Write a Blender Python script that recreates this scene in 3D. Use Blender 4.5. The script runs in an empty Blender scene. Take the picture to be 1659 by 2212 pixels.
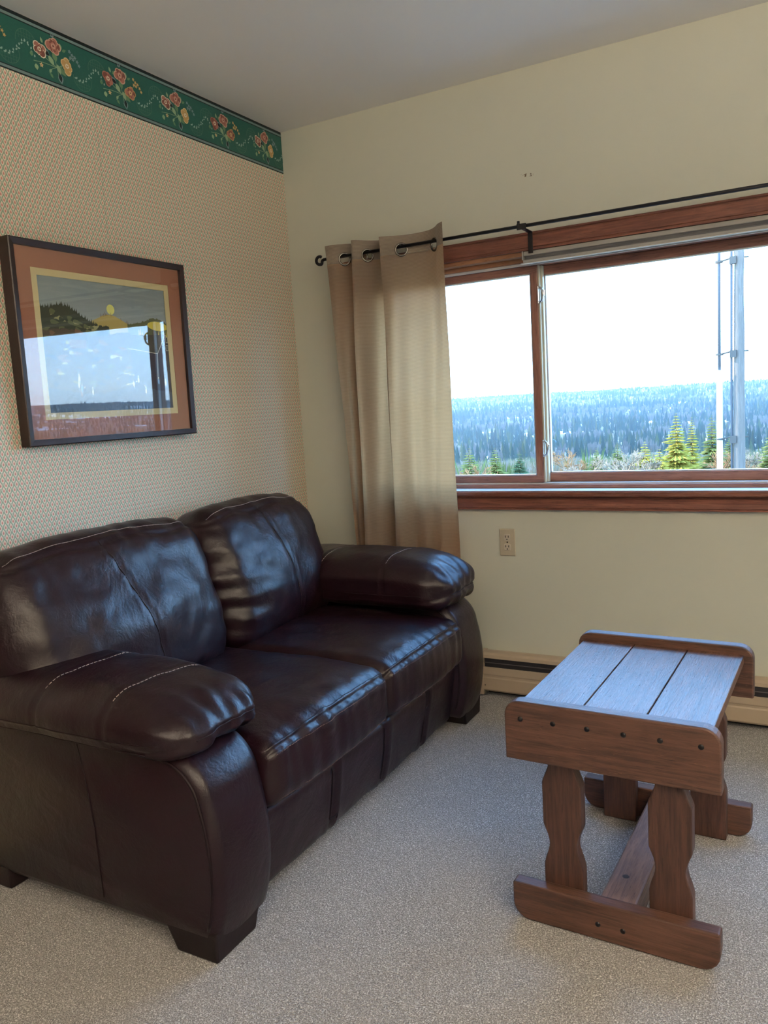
import bpy, bmesh, math, random
import numpy as np
from mathutils import Vector, Matrix
from mathutils.bvhtree import BVHTree

random.seed(7)
rng = np.random.default_rng(11)
SC = bpy.context.scene
COL = SC.collection
PI = math.pi

# ------------------------------------------------------------------ camera
cam_d = bpy.data.cameras.new('camera')
cam_d.sensor_fit = 'VERTICAL'
cam_d.sensor_height = 36.0
cam_d.sensor_width = 27.0
cam_d.lens = 1721.73 * 36.0 / 2212.0
cam_d.clip_start = 0.05
cam_d.clip_end = 12000
cam = bpy.data.objects.new('camera', cam_d)
COL.objects.link(cam)
yaw, pitch, roll = [math.radians(v) for v in (-29.0480523, 7.54616278, -3.46090544)]
fw = Vector((math.sin(yaw) * math.cos(pitch), math.cos(yaw) * math.cos(pitch), -math.sin(pitch)))
rt = Vector((math.cos(yaw), -math.sin(yaw), 0.0))
up = rt.cross(fw)
r2 = math.cos(roll) * rt + math.sin(roll) * up
u2 = -math.sin(roll) * rt + math.cos(roll) * up
M = Matrix((r2, u2, -fw)).transposed().to_4x4()
M.translation = Vector((2.0944, -3.0460, 1.2276))
cam.matrix_world = M
SC.camera = cam

# ------------------------------------------------------------------ sky, sun, lights, exposure
SC.view_settings.view_transform = 'Standard'
SC.view_settings.look = 'None'
SC.view_settings.exposure = 0.0
SC.view_settings.gamma = 1.0
SC.view_settings.use_curve_mapping = False

world = bpy.data.worlds.new('winter_sky')
SC.world = world
world.use_nodes = True
nt = world.node_tree
bg = nt.nodes['Background']
tc = nt.nodes.new('ShaderNodeTexCoord')
sx = nt.nodes.new('ShaderNodeSeparateXYZ')
ramp = nt.nodes.new('ShaderNodeValToRGB')
nt.links.new(tc.outputs['Generated'], sx.inputs[0])
nt.links.new(sx.outputs['Z'], ramp.inputs[0])
nt.links.new(ramp.outputs[0], bg.inputs[0])
els = ramp.color_ramp.elements
els[0].position = 0.0
els[0].color = (0.50, 0.74, 0.96, 1)
els[1].position = 1.0
els[1].color = (0.14, 0.33, 0.74, 1)
for p_, c_ in ((0.10, (0.36, 0.64, 1.0, 1)), (0.35, (0.22, 0.50, 0.95, 1))):
    e = els.new(p_)
    e.color = c_
SKY = 15.5
bg.inputs[1].default_value = SKY

sun_d = bpy.data.lights.new('sun', 'SUN')
sun_d.energy = 15.0
sun_d.angle = math.radians(0.6)
sun_d.color = (1.0, 0.88, 0.68)
sun = bpy.data.objects.new('sun', sun_d)
COL.objects.link(sun)
sdir = Vector((0.93, -0.02, -0.42))          # travel direction of the sunlight: low, from the left, along the window wall
sun.rotation_euler = sdir.to_track_quat('-Z', 'Y').to_euler()

portal_d = bpy.data.lights.new('window_portal', 'AREA')
portal_d.shape = 'RECTANGLE'
portal_d.size = 2.72
portal_d.size_y = 0.94
portal_d.cycles.is_portal = True
portal = bpy.data.objects.new('window_portal', portal_d)
COL.objects.link(portal)
portal.location = (1.74, 0.16, 1.31)
portal.rotation_euler = (-PI / 2, 0, 0)

LAMP_E = 136.0                 # two unseen uplights added behind the camera as warm fill
LAMP_C = (1.0, 0.85, 0.68)


# ------------------------------------------------------------------ helpers
def tag(o, label=None, cat=None, group=None, kind=None):
    if label: o['label'] = label
    if cat: o['category'] = cat
    if group: o['group'] = group
    if kind: o['kind'] = kind
    return o


def empty(name, loc=(0, 0, 0), rot=(0, 0, 0)):
    o = bpy.data.objects.new(name, None)
    COL.objects.link(o)
    o.location = loc
    o.rotation_euler = rot
    o.empty_display_size = 0.1
    return o


def origin_of(p):
    """translation of the chain above a child (only used where the chain is not rotated)"""
    v = Vector((0, 0, 0))
    while p is not None:
        v += p.location
        p = p.parent
    return v


def link(name, me, mat, parent=None, smooth=False):
    o = bpy.data.objects.new(name, me)
    COL.objects.link(o)
    if mat is not None:
        for m_ in (mat if isinstance(mat, (list, tuple)) else [mat]):
            me.materials.append(m_)
    if parent is not None:
        o.parent = parent
    if smooth:
        me.shade_smooth()
    return o


def mesh_obj(name, V, F, mat, parent=None, smooth=False, local=False, mids=None):
    V = np.asarray(V, float)
    if parent is not None and not local:
        V = V - np.array(origin_of(parent))
    me = bpy.data.meshes.new(name)
    me.from_pydata([tuple(v) for v in V], [], [tuple(f) for f in F])
    me.update()
    o = link(name, me, mat, parent, smooth)
    if mids is not None:
        me.polygons.foreach_set('material_index', mids)
    return o


class MB:
    """collects shapes into one mesh"""
    def __init__(self):
        self.V, self.F, self.M = [], [], []

    def add(self, V, F, mid=0):
        k = len(self.V)
        self.V += [tuple(v) for v in V]
        self.F += [tuple(i + k for i in f) for f in F]
        self.M += [mid] * len(F)
        return self

    def box(self, x0, x1, y0, y1, z0, z1, mid=0):
        V = [(x0, y0, z0), (x1, y0, z0), (x1, y1, z0), (x0, y1, z0), (x0, y0, z1), (x1, y0, z1), (x1, y1, z1), (x0, y1, z1)]
        F = [(0, 3, 2, 1), (4, 5, 6, 7), (0, 1, 5, 4), (1, 2, 6, 5), (2, 3, 7, 6), (3, 0, 4, 7)]
        return self.add(V, F, mid)

    def tube(self, P, r, n=8, caps=True, mid=0):
        P = [Vector(p) for p in P]
        rr = r if isinstance(r, (list, tuple)) else [r] * len(P)
        V, F = [], []
        t0 = (P[1] - P[0]).normalized()
        a = t0.orthogonal().normalized()
        for i, p in enumerate(P):
            t = (P[min(i + 1, len(P) - 1)] - P[max(i - 1, 0)]).normalized()
            a = (a - t * a.dot(t)).normalized()
            b = t.cross(a)
            for k in range(n):
                w = 2 * PI * k / n
                V.append(p + (a * math.cos(w) + b * math.sin(w)) * rr[i])
        for i in range(len(P) - 1):
            for k in range(n):
                F.append((i * n + k, i * n + (k + 1) % n, (i + 1) * n + (k + 1) % n, (i + 1) * n + k))
        if caps:
            F.append(tuple(reversed(range(n))))
            F.append(tuple((len(P) - 1) * n + k for k in range(n)))
        return self.add(V, F, mid)

    def prism(self, poly, axis, a0, a1, mid=0):
        """poly: 2D outline; axis 'x': (y,z) outline swept along x ...; 'y': (x,z); 'z': (x,y)"""
        n = len(poly)
        def mk(p, a):
            return {'x': (a, p[0], p[1]), 'y': (p[0], a, p[1]), 'z': (p[0], p[1], a)}[axis]
        V = [mk(p, a0) for p in poly] + [mk(p, a1) for p in poly]
        F = [tuple(range(n)), tuple(reversed(range(n, 2 * n)))]
        F += [(i, (i + 1) % n, n + (i + 1) % n, n + i) for i in range(n)]
        return self.add(V, F, mid)

    def torus(self, c, nrm, R, r, n=20, m=8, mid=0):
        nrm = Vector(nrm).normalized()
        a = nrm.orthogonal().normalized()
        b = nrm.cross(a)
        V, F = [], []
        for i in range(n):
            w = 2 * PI * i / n
            d = a * math.cos(w) + b * math.sin(w)
            for k in range(m):
                q = 2 * PI * k / m
                V.append(Vector(c) + d * (R + r * math.cos(q)) + nrm * r * math.sin(q))
        for i in range(n):
            for k in range(m):
                F.append((i * m + k, ((i + 1) % n) * m + k, ((i + 1) % n) * m + (k + 1) % m, i * m + (k + 1) % m))
        return self.add(V, F, mid)

    def disc(self, c, nrm, R, n=12, dome=0.0, rings=3, mid=0):
        nrm = Vector(nrm).normalized()
        a = nrm.orthogonal().normalized()
        b = nrm.cross(a)
        V, F = [], []
        for j in range(rings + 1):
            q = j / rings
            rr = R * math.cos(q * PI / 2) if dome else R * (1 - q)
            h = dome * math.sin(q * PI / 2)
            if j == rings:
                V.append(Vector(c) + nrm * dome)
                break
            for i in range(n):
                w = 2 * PI * i / n
                V.append(Vector(c) + (a * math.cos(w) + b * math.sin(w)) * rr + nrm * h)
        top = len(V) - 1
        for j in range(rings - 1):
            for i in range(n):
                F.append((j * n + i, j * n + (i + 1) % n, (j + 1) * n + (i + 1) % n, (j + 1) * n + i))
        for i in range(n):
            F.append(((rings - 1) * n + i, (rings - 1) * n + (i + 1) % n, top))
        return self.add(V, F, mid)

    def build(self, name, mat, parent=None, smooth=False, local=False, bevel=0.0, seg=2, fixn=True, auto=None):
        V = np.asarray([tuple(v) for v in self.V], float)
        if parent is not None and not local:
            V = V - np.array(origin_of(parent))
        me = bpy.data.meshes.new(name)
        me.from_pydata([tuple(v) for v in V], [], self.F)
        me.update()
        me.polygons.foreach_set('material_index', self.M)
        if bevel or fixn:
            bm = bmesh.new()
            bm.from_mesh(me)
            if fixn:
                bmesh.ops.recalc_face_normals(bm, faces=bm.faces)
            if bevel:
                ed = [e for e in bm.edges if len(e.link_faces) == 2 and e.calc_face_angle(0) > 0.45]
                bmesh.ops.bevel(bm, geom=ed, offset=bevel, segments=seg, profile=0.5, affect='EDGES', clamp_overlap=True)
            bm.to_mesh(me)
            bm.free()
        if auto is not None:
            me.shade_smooth()
            me.set_sharp_from_angle(angle=auto)
        return link(name, me, mat, parent, smooth)


def arc(cx, cy, r, a0, a1, n=6):
    return [(cx + r * math.cos(math.radians(a0 + (a1 - a0) * i / n)), cy + r * math.sin(math.radians(a0 + (a1 - a0) * i / n))) for i in range(n + 1)]


def catmull(P, n=8):
    P = [np.array(p, float) for p in P]
    Q = [2 * P[0] - P[1]] + P + [2 * P[-1] - P[-2]]
    out = []
    for i in range(1, len(Q) - 2):
        for k in range(n):
            t = k / n
            a, b, c, d = Q[i - 1], Q[i], Q[i + 1], Q[i + 2]
            out.append(0.5 * (2 * b + (c - a) * t + (2 * a - 5 * b + 4 * c - d) * t * t + (3 * b - a - 3 * c + d) * t ** 3))
    out.append(P[-1])
    return out


# vectorised gradient noise
_perm = rng.permutation(512)
_grad = rng.normal(size=(512, 3))
_grad /= np.linalg.norm(_grad, axis=1)[:, None]


def pnoise(P):
    P = np.asarray(P, float)
    i0 = np.floor(P).astype(int)
    f = P - i0
    u = f * f * f * (f * (f * 6 - 15) + 10)
    out = 0
    for dx in (0, 1):
        for dy in (0, 1):
            for dz in (0, 1):
                h = _perm[(_perm[(_perm[(i0[:, 0] + dx) & 511] + i0[:, 1] + dy) & 511] + i0[:, 2] + dz) & 511]
                g = _grad[h]
                d = f - np.array([dx, dy, dz])
                w = (u[:, 0] if dx else 1 - u[:, 0]) * (u[:, 1] if dy else 1 - u[:, 1]) * (u[:, 2] if dz else 1 - u[:, 2])
                out = out + w * (g * d).sum(1)
    return out


def fbm(P, o=3):
    s, a = 0, 1.0
    P = np.asarray(P, float)
    for k in range(o):
        s = s + a * pnoise(P * 2 ** k + 17.3 * k)
        a *= 0.5
    return s


def sstep(a, b, x):
    t = np.clip((x - a) / (b - a), 0, 1)
    return t * t * (3 - 2 * t)


# ------------------------------------------------------------------ materials
class NT:
    def __init__(self, name):
        self.m = bpy.data.materials.new(name)
        self.m.use_nodes = True
        self.t = self.m.node_tree
        self.b = self.t.nodes['Principled BSDF']
        self.out = self.t.nodes['Material Output']

    def n(self, typ, **kw):
        x = self.t.nodes.new(typ)
        for k, v in kw.items():
            setattr(x, k, v)
        return x

    def l(self, a, b):
        self.t.links.new(a, b)

    def val(self, sock, v):
        if hasattr(v, 'is_output'):
            self.l(v, sock)
        else:
            sock.default_value = v

    def math(self, op, a, b=None, c=None, clamp=False):
        x = self.n('ShaderNodeMath', operation=op, use_clamp=clamp)
        self.val(x.inputs[0], a)
        if b is not None: self.val(x.inputs[1], b)
        if c is not None: self.val(x.inputs[2], c)
        return x.outputs[0]

    def mix(self, f, a, b, typ='MIX'):
        x = self.n('ShaderNodeMix', data_type='RGBA', blend_type=typ)
        self.val(x.inputs[0], f)
        self.val(x.inputs[6], a if hasattr(a, 'is_output') else (*a, 1))
        self.val(x.inputs[7], b if hasattr(b, 'is_output') else (*b, 1))
        return x.outputs[2]

    def step(self, v, lo, hi):
        x = self.n('ShaderNodeMapRange', interpolation_type='SMOOTHSTEP')
        self.val(x.inputs[0], v)
        self.val(x.inputs[1], lo)
        self.val(x.inputs[2], hi)
        return x.outputs[0]

    def coord(self, scale=(1, 1, 1), kind='Object', rot=(0, 0, 0)):
        c = self.n('ShaderNodeTexCoord')
        mp = self.n('ShaderNodeMapping')
        mp.inputs['Scale'].default_value = scale
        mp.inputs['Rotation'].default_value = rot
        self.l(c.outputs[kind], mp.inputs[0])
        return mp.outputs[0]

    def xyz(self, kind='Object'):
        c = self.n('ShaderNodeTexCoord')
        s = self.n('ShaderNodeSeparateXYZ')
        self.l(c.outputs[kind], s.inputs[0])
        return s.outputs

    def noise(self, scale, detail=3, rough=0.55, vec=None, dist=0.0):
        x = self.n('ShaderNodeTexNoise')
        x.inputs['Scale'].default_value = scale
        x.inputs['Detail'].default_value = detail
        x.inputs['Roughness'].default_value = rough
        x.inputs['Distortion'].default_value = dist
        if vec is not None: self.l(vec, x.inputs['Vector'])
        return x.outputs[0]

    def vor(self, scale, vec=None, feature='F1'):
        x = self.n('ShaderNodeTexVoronoi', feature=feature)
        x.inputs['Scale'].default_value = scale
        if vec is not None: self.l(vec, x.inputs['Vector'])
        return x.outputs

    def bump(self, h, strength=0.3, dist=0.01, nrm=None):
        x = self.n('ShaderNodeBump')
        x.inputs['Strength'].default_value = strength
        x.inputs['Distance'].default_value = dist
        self.l(h, x.inputs['Height'])
        if nrm is not None: self.l(nrm, x.inputs['Normal'])
        return x.outputs[0]

    def set(self, color=None, rough=None, spec=None, normal=None, metal=None, coat=None, coat_rough=None, sheen=None):
        b = self.b.inputs
        if color is not None: self.val(b['Base Color'], color if hasattr(color, 'is_output') else (*color, 1))
        if rough is not None: self.val(b['Roughness'], rough)
        if spec is not None: self.val(b['Specular IOR Level'], spec)
        if metal is not None: self.val(b['Metallic'], metal)
        if normal is not None: self.l(normal, b['Normal'])
        if coat is not None: self.val(b['Coat Weight'], coat)
        if coat_rough is not None: self.val(b['Coat Roughness'], coat_rough)
        if sheen is not None: self.val(b['Sheen Weight'], sheen)
        return self.m


def plain(name, color, rough=0.5, spec=0.5, metal=0.0, bump=None):
    t = NT(name)
    if bump:
        t.set(normal=t.bump(t.noise(bump[0], 3, 0.6, t.coord()), bump[1], bump[2]))
    return t.set(color, rough, spec, None, metal)


# painted walls
def wall_paint(name, color, marks=False):
    t = NT(name)
    v = t.coord()
    n1 = t.noise(260, 3, 0.6, v)
    n2 = t.noise(1.3, 2, 0.5, v)
    c = t.mix(t.math('MULTIPLY', n2, 0.5), color, tuple(k * 0.93 for k in color))
    if marks:                                     # small scraped spots high on the wall
        o = t.xyz()
        dx = t.math('MULTIPLY', t.math('SUBTRACT', o[0], 1.108), 26.0)
        dz = t.math('MULTIPLY', t.math('SUBTRACT', t.math('SUBTRACT', o[2], 2.058), t.math('MULTIPLY', t.math('SUBTRACT', o[0], 1.108), -0.08)), 140.0)
        d = t.math('ADD', t.math('POWER', dx, 2.0), t.math('POWER', dz, 2.0))
        inside = t.step(d, 1.0, 0.5)
        nz = t.step(t.noise(85, 2, 0.5, v), 0.52, 0.60)
        c = t.mix(t.math('MULTIPLY', inside, nz), c, (0.16, 0.11, 0.07))
    return t.set(c, 0.62, 0.3, t.bump(n1, 0.12, 0.002))


CREAM = (0.69, 0.695, 0.59)
m_wall = wall_paint('cream_wall_paint', CREAM, True)
m_wall2 = wall_paint('cream_wall_paint_plain', CREAM)
m_ceil = wall_paint('ceiling_paint', (0.90, 0.885, 0.855))


def wallpaper():
    t = NT('scale_print_wallpaper')
    o = t.xyz()
    PU, PV = 0.0178, 0.0305
    def lattice(off):
        u = t.math('SUBTRACT', t.math('FRACT', t.math('ADD', t.math('DIVIDE', o[1], PU), 50.0 + off + 0.06)), 0.5)
        v = t.math('SUBTRACT', t.math('FRACT', t.math('ADD', t.math('DIVIDE', o[2], PV), off + 0.57)), 0.5)
        au = t.math('ABSOLUTE', u)
        # pointed drop: width shrinks towards the top
        w = t.math('SUBTRACT', 0.30, t.math('MULTIPLY', t.math('MAXIMUM', v, 0.0), 0.62))
        d = t.math('SQRT', t.math('ADD', t.math('POWER', t.math('DIVIDE', u, w), 2.0), t.math('POWER', t.math('DIVIDE', v, 0.30), 2.0)))
        # red heart, a little low
        v2 = t.math('ADD', v, 0.07)
        h = t.math('SQRT', t.math('ADD', t.math('POWER', t.math('DIVIDE', u, 0.16), 2.0), t.math('POWER', t.math('DIVIDE', v2, 0.15), 2.0)))
        st = t.math('MULTIPLY', t.step(au, 0.085, 0.05), t.step(v, -0.16, -0.20))
        # arch shade above the drop
        ar = t.math('MULTIPLY', t.step(t.math('ABSOLUTE', t.math('SUBTRACT', d, 1.42)), 0.30, 0.12), t.step(v, -0.10, 0.06))
        return d, h, st, ar
    col = None
    green, dark, cream, peach, red = (0.38, 0.43, 0.30), (0.24, 0.29, 0.19), (0.89, 0.79, 0.66), (0.86, 0.60, 0.48), (0.60, 0.21, 0.17)
    n1 = t.noise(900, 2, 0.5, t.coord())
    col = t.mix(t.math('MULTIPLY', n1, 0.5), green, (0.44, 0.48, 0.36))
    for off in (0.0, 0.5):
        d, h, st, ar = lattice(off)
        col = t.mix(t.math('MULTIPLY', ar, 0.75), col, dark)
    for off in (0.0, 0.5):
        d, h, st, ar = lattice(off)
        col = t.mix(t.math('MULTIPLY', st, 0.8), col, cream)
        col = t.mix(t.step(d, 1.08, 0.92), col, cream)
        col = t.mix(t.step(d, 0.85, 0.55), col, peach)
        col = t.mix(t.math('MULTIPLY', t.step(h, 1.15, 0.6), 0.92), col, red)
    seam = t.step(t.math('ABSOLUTE', t.math('ADD', o[1], 1.052)), 0.0009, 0.0005)
    col = t.mix(t.math('MULTIPLY', seam, 0.6), col, (0.2, 0.18, 0.14))
    return t.set(col, 0.5, 0.35)


m_paper = wallpaper()
m_panel = plain('added_dark_panelling', (0.10, 0.06, 0.04), 0.5, bump=(30, 0.2, 0.01))  # invented for the unseen walls, dark to dim reflections on the leather


def carpet(name='speckled_carpet'):
    t = NT(name)
    v = t.coord()
    n1 = t.noise(330, 2, 0.6, v, 0.6)
    n2 = t.vor(210, v)
    n3 = t.noise(3.0, 3, 0.5, v)
    f = t.step(n1, 0.41, 0.61)
    c = t.mix(f, (0.17, 0.165, 0.16), (0.90, 0.885, 0.85))
    c = t.mix(t.math('MULTIPLY', t.step(n2[0], 0.25, 0.6), 0.6), c, (0.22, 0.20, 0.18))
    c = t.mix(t.math('MULTIPLY', t.step(n3, 0.35, 0.7), 0.16), c, (0.30, 0.27, 0.24))
    h = t.math('ADD', t.math('MULTIPLY', n1, 0.7), t.math('MULTIPLY', n2[0], -0.6))
    return t.set(c, 0.95, 0.1, t.bump(h, 0.7, 0.008), sheen=0.25)


m_carpet = carpet()


def leather():
    t = NT('dark_brown_leather')
    v = t.coord()
    vo = t.vor(420, v, 'DISTANCE_TO_EDGE')
    n1 = t.noise(70, 4, 0.6, v, 0.8)
    n2 = t.noise(9, 4, 0.55, v, 1.2)
    n3 = t.noise(2.4, 3, 0.5, v)
    c = t.mix(n3, (0.0085, 0.0026, 0.0048), (0.0150, 0.0046, 0.0074))
    # worn scuff at the corner of the far seat
    o = t.xyz()
    dx = t.math('MULTIPLY', t.math('SUBTRACT', o[0], 0.135), 11.0)
    dy = t.math('MULTIPLY', t.math('SUBTRACT', o[1], 0.508), 24.0)
    d = t.math('ADD', t.math('POWER', dx, 2.0), t.math('POWER', dy, 2.0))
    sc = t.math('MULTIPLY', t.step(d, 1.0, 0.3), t.step(t.noise(48, 3, 0.7, v, 2.5), 0.50, 0.60))
    sc = t.math('MULTIPLY', sc, t.math('MULTIPLY', t.step(o[2], 0.42, 0.43), t.step(o[2], 0.485, 0.475)))
    c = t.mix(t.math('MULTIPLY', sc, 0.7), c, (0.32, 0.22, 0.19))
    r = t.math('ADD', 0.30, t.math('MULTIPLY', n1, 0.12))
    b1 = t.bump(vo[0], 0.10, 0.002)
    b2 = t.bump(n1, 0.16, 0.006, b1)
    b3 = t.bump(n2, 0.16, 0.018, b2)
    return t.set(c, r, 0.38, b3)


m_leather = leather()
m_thread = plain('pale_stitch_thread', (0.26, 0.205, 0.19), 0.7)
m_thread_dark = plain('dark_stitch_thread', (0.10, 0.055, 0.05), 0.7)
m_piping = plain('dark_leather_piping', (0.010, 0.004, 0.006), 0.55, 0.25)
m_foot = plain('dark_stained_foot', (0.010, 0.005, 0.006), 0.5, 0.3, bump=(40, 0.2, 0.004))


def wood(name, dark, light, axis='x', rough=0.38, scale=1.0, relief=0.25, worn=None, coat=0.0, spec=0.5):
    t = NT(name)
    s = {'x': (1.6, 26, 26), 'y': (26, 1.6, 26), 'z': (26, 26, 1.6)}[axis]
    v = t.coord(tuple(k * scale for k in s))
    g1 = t.noise(3.2, 5, 0.62, v, 0.9)
    g2 = t.noise(14, 4, 0.7, v, 0.4)
    n3 = t.noise(5, 3, 0.5, t.coord())
    c = t.mix(t.step(g1, 0.30, 0.70), dark, light)
    c = t.mix(t.math('MULTIPLY', t.step(g2, 0.50, 0.72), 0.75), c, tuple(k * 0.40 for k in dark))
    c = t.mix(t.math('MULTIPLY', t.step(n3, 0.45, 0.8), 0.35), c, tuple(k * 1.25 for k in light))
    if worn:
        w = t.step(t.noise(17, 4, 0.7, v, 1.5), 0.60, 0.72)
        c = t.mix(t.math('MULTIPLY', w, 0.5), c, worn)
    r = t.math('ADD', rough, t.math('MULTIPLY', g2, 0.22))
    h = t.math('ADD', t.math('MULTIPLY', g1, 0.7), t.math('MULTIPLY', g2, 0.5))
    return t.set(c, r, spec, t.bump(h, relief, 0.004), coat=coat, coat_rough=0.25)


TD, TL = (0.045, 0.020, 0.013), (0.118, 0.055, 0.036)
m_tw_x = wood('table_wood_across', TD, TL, 'x', 0.34, 1.0, 0.30, (0.26, 0.13, 0.07))
m_tw_y = wood('table_wood_along', (0.075, 0.034, 0.022), (0.16, 0.075, 0.048), 'y', 0.20, 1.0, 0.9, (0.30, 0.20, 0.12), coat=0.12, spec=0.36)
m_tw_z = wood('table_wood_upright', (0.034, 0.0145, 0.0095), (0.084, 0.037, 0.025), 'z', 0.38, 1.0, 0.35)
m_tw_s = wood('table_wood_stretcher', (0.085, 0.042, 0.026), (0.20, 0.11, 0.07), 'y', 0.30, 1.0, 0.4, (0.38, 0.28, 0.20))
m_knot = plain('dark_wood_knot', (0.014, 0.008, 0.007), 0.5)
m_screw = plain('black_screw', (0.012, 0.011, 0.012), 0.35, 0.6, 0.6)
WD, WL = (0.125, 0.042, 0.030), (0.235, 0.090, 0.058)
m_ww = wood('window_wood', WD, WL, 'x', 0.36, 0.8, 0.08)
m_ww_z = wood('window_wood_upright', WD, WL, 'z', 0.36, 0.8, 0.08)
m_sash_x = wood('sash_wood', (0.19, 0.085, 0.062), (0.32, 0.155, 0.115), 'x', 0.36, 0.8, 0.08)
m_sash_z = wood('sash_wood_upright', (0.19, 0.085, 0.062), (0.32, 0.155, 0.115), 'z', 0.36, 0.8, 0.08)
m_honey = wood('lit_honey_wood', (0.24, 0.105, 0.055), (0.38, 0.19, 0.10), 'x', 0.36, 0.8, 0.06)  # lighter, more orange than the casing wood to stand in for warm light
m_pine = wood('pale_bare_pine', (0.50, 0.34, 0.17), (0.66, 0.48, 0.27), 'x', 0.45, 0.7, 0.06)
m_white_strip = plain('white_vinyl_track', (0.72, 0.71, 0.68), 0.35)
m_pale_strip = plain('pale_weather_strip', (0.62, 0.58, 0.44), 0.4)
m_black = plain('black_iron', (0.012, 0.012, 0.016), 0.38, 0.5, 0.3, bump=(120, 0.15, 0.001))
m_chrome = plain('brushed_chrome', (0.72, 0.72, 0.72), 0.22, 0.5, 1.0)
m_bronze = plain('dark_grommet_metal', (0.20, 0.18, 0.165), 0.25, 0.5, 1.0)
m_grey = plain('grey_blind_fabric', (0.40, 0.385, 0.36), 0.6)
m_grey_d = plain('slate_blind_fabric', (0.19, 0.19, 0.205), 0.65)
m_offwhite = plain('white_plastic_rail', (0.80, 0.78, 0.72), 0.4)
m_outlet = plain('almond_plastic', (0.52, 0.46, 0.34), 0.35)
m_outlet2 = plain('almond_plastic_light', (0.60, 0.54, 0.44), 0.3)
m_slot = plain('outlet_slot_black', (0.01, 0.009, 0.008), 0.7)
m_heat = plain('tan_enamel', (0.48, 0.385, 0.28), 0.42, 0.4)
m_heat_d = plain('dark_heater_cavity', (0.018, 0.017, 0.022), 0.6)
m_fin = plain('dull_heater_damper', (0.10, 0.085, 0.085), 0.5)
m_frame = plain('espresso_frame_wood', (0.022, 0.010, 0.010), 0.34, 0.4, bump=(90, 0.06, 0.001))
m_mat = plain('rust_brown_mat', (0.40, 0.175, 0.105), 0.8, bump=(500, 0.1, 0.001))
m_mat2 = plain('cream_inner_mat', (0.78, 0.67, 0.36), 0.7)
m_backing = plain('picture_backing', (0.10, 0.07, 0.05), 0.9)


def glass(name, tint=(1, 1, 1), refl=1.0):
    t = NT(name)
    t.t.nodes.remove(t.b)
    tr = t.n('ShaderNodeBsdfTransparent')
    tr.inputs[0].default_value = (*tint, 1)
    gl = t.n('ShaderNodeBsdfGlossy')
    gl.inputs['Roughness'].default_value = 0.0
    fr = t.n('ShaderNodeFresnel')
    ge = t.n('ShaderNodeNewGeometry')
    t.l(t.math('ADD', 1.5, t.math('MULTIPLY', ge.outputs['Backfacing'], 1 / 1.5 - 1.5)), fr.inputs['IOR'])
    mx = t.n('ShaderNodeMixShader')
    t.l(t.math('MULTIPLY', fr.outputs[0], refl), mx.inputs[0])
    t.l(tr.outputs[0], mx.inputs[1])
    t.l(gl.outputs[0], mx.inputs[2])
    t.l(mx.outputs[0], t.out.inputs[0])
    return t.m


m_glass = glass('window_glass', (0.97, 0.985, 0.98), 1.0)
m_picglass = glass('picture_glass', (0.97, 0.97, 0.97), 1.1)


def curtain_mat(name, trans):
    t = NT(name)
    uv = t.n('ShaderNodeUVMap')
    sp = t.n('ShaderNodeSeparateXYZ')
    t.l(uv.outputs[0], sp.inputs[0])
    # weave: rows of yarn with staggered gaps (uv is in metres)
    row = t.math('MULTIPLY', sp.outputs[1], 1 / 0.0050)
    rowi = t.math('FLOOR', row)
    rowf = t.math('ABSOLUTE', t.math('SUBTRACT', t.math('FRACT', row), 0.5))
    colu = t.math('ADD', t.math('MULTIPLY', sp.outputs[0], 1 / 0.0056), t.math('MULTIPLY', t.math('MODULO', rowi, 2.0), 0.5))
    colf = t.math('ABSOLUTE', t.math('SUBTRACT', t.math('FRACT', colu), 0.5))
    gap = t.math('MULTIPLY', t.step(rowf, 0.26, 0.46), t.math('ADD', 0.45, t.math('MULTIPLY', t.step(colf, 0.18, 0.38), 0.55)))
    n1 = t.noise(90, 3, 0.6, t.coord())
    base = t.mix(t.math('MULTIPLY', n1, 0.7), (0.32, 0.265, 0.21), (0.23, 0.19, 0.15))
    base = t.mix(t.math('MULTIPLY', gap, 0.75), base, (0.10, 0.065, 0.045))
    t.set(base, 0.85, 0.15, t.bump(t.math('SUBTRACT', 1.0, gap), 0.35, 0.002), sheen=0.2)
    tl = t.n('ShaderNodeBsdfTranslucent')
    t.l(t.mix(t.math('MULTIPLY', gap, 0.55), (0.95, 0.46, 0.19), (0.55, 0.25, 0.10)), tl.inputs[0])
    mx = t.n('ShaderNodeMixShader')
    mx.inputs[0].default_value = trans
    t.l(t.b.outputs[0], mx.inputs[1])
    t.l(tl.outputs[0], mx.inputs[2])
    tp = t.n('ShaderNodeBsdfTransparent')
    m2 = t.n('ShaderNodeMixShader')
    t.l(t.math('MULTIPLY', gap, 0.012 if trans > 0.1 else 0.0), m2.inputs[0])
    t.l(mx.outputs[0], m2.inputs[1])
    t.l(tp.outputs[0], m2.inputs[2])
    t.l(m2.outputs[0], t.out.inputs[0])
    return t.m


m_curtain = curtain_mat('tan_woven_curtain', 0.27)
m_header = curtain_mat('tan_woven_header', 0.01)

# ------------------------------------------------------------------ room shell
CEIL, RW, RD = 2.44, 4.30, -6.60
WX0, WX1, WZ0, WZ1 = 0.36, 3.12, 0.84, 1.765


def struct(o):
    o['kind'] = 'structure'
    return o


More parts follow.
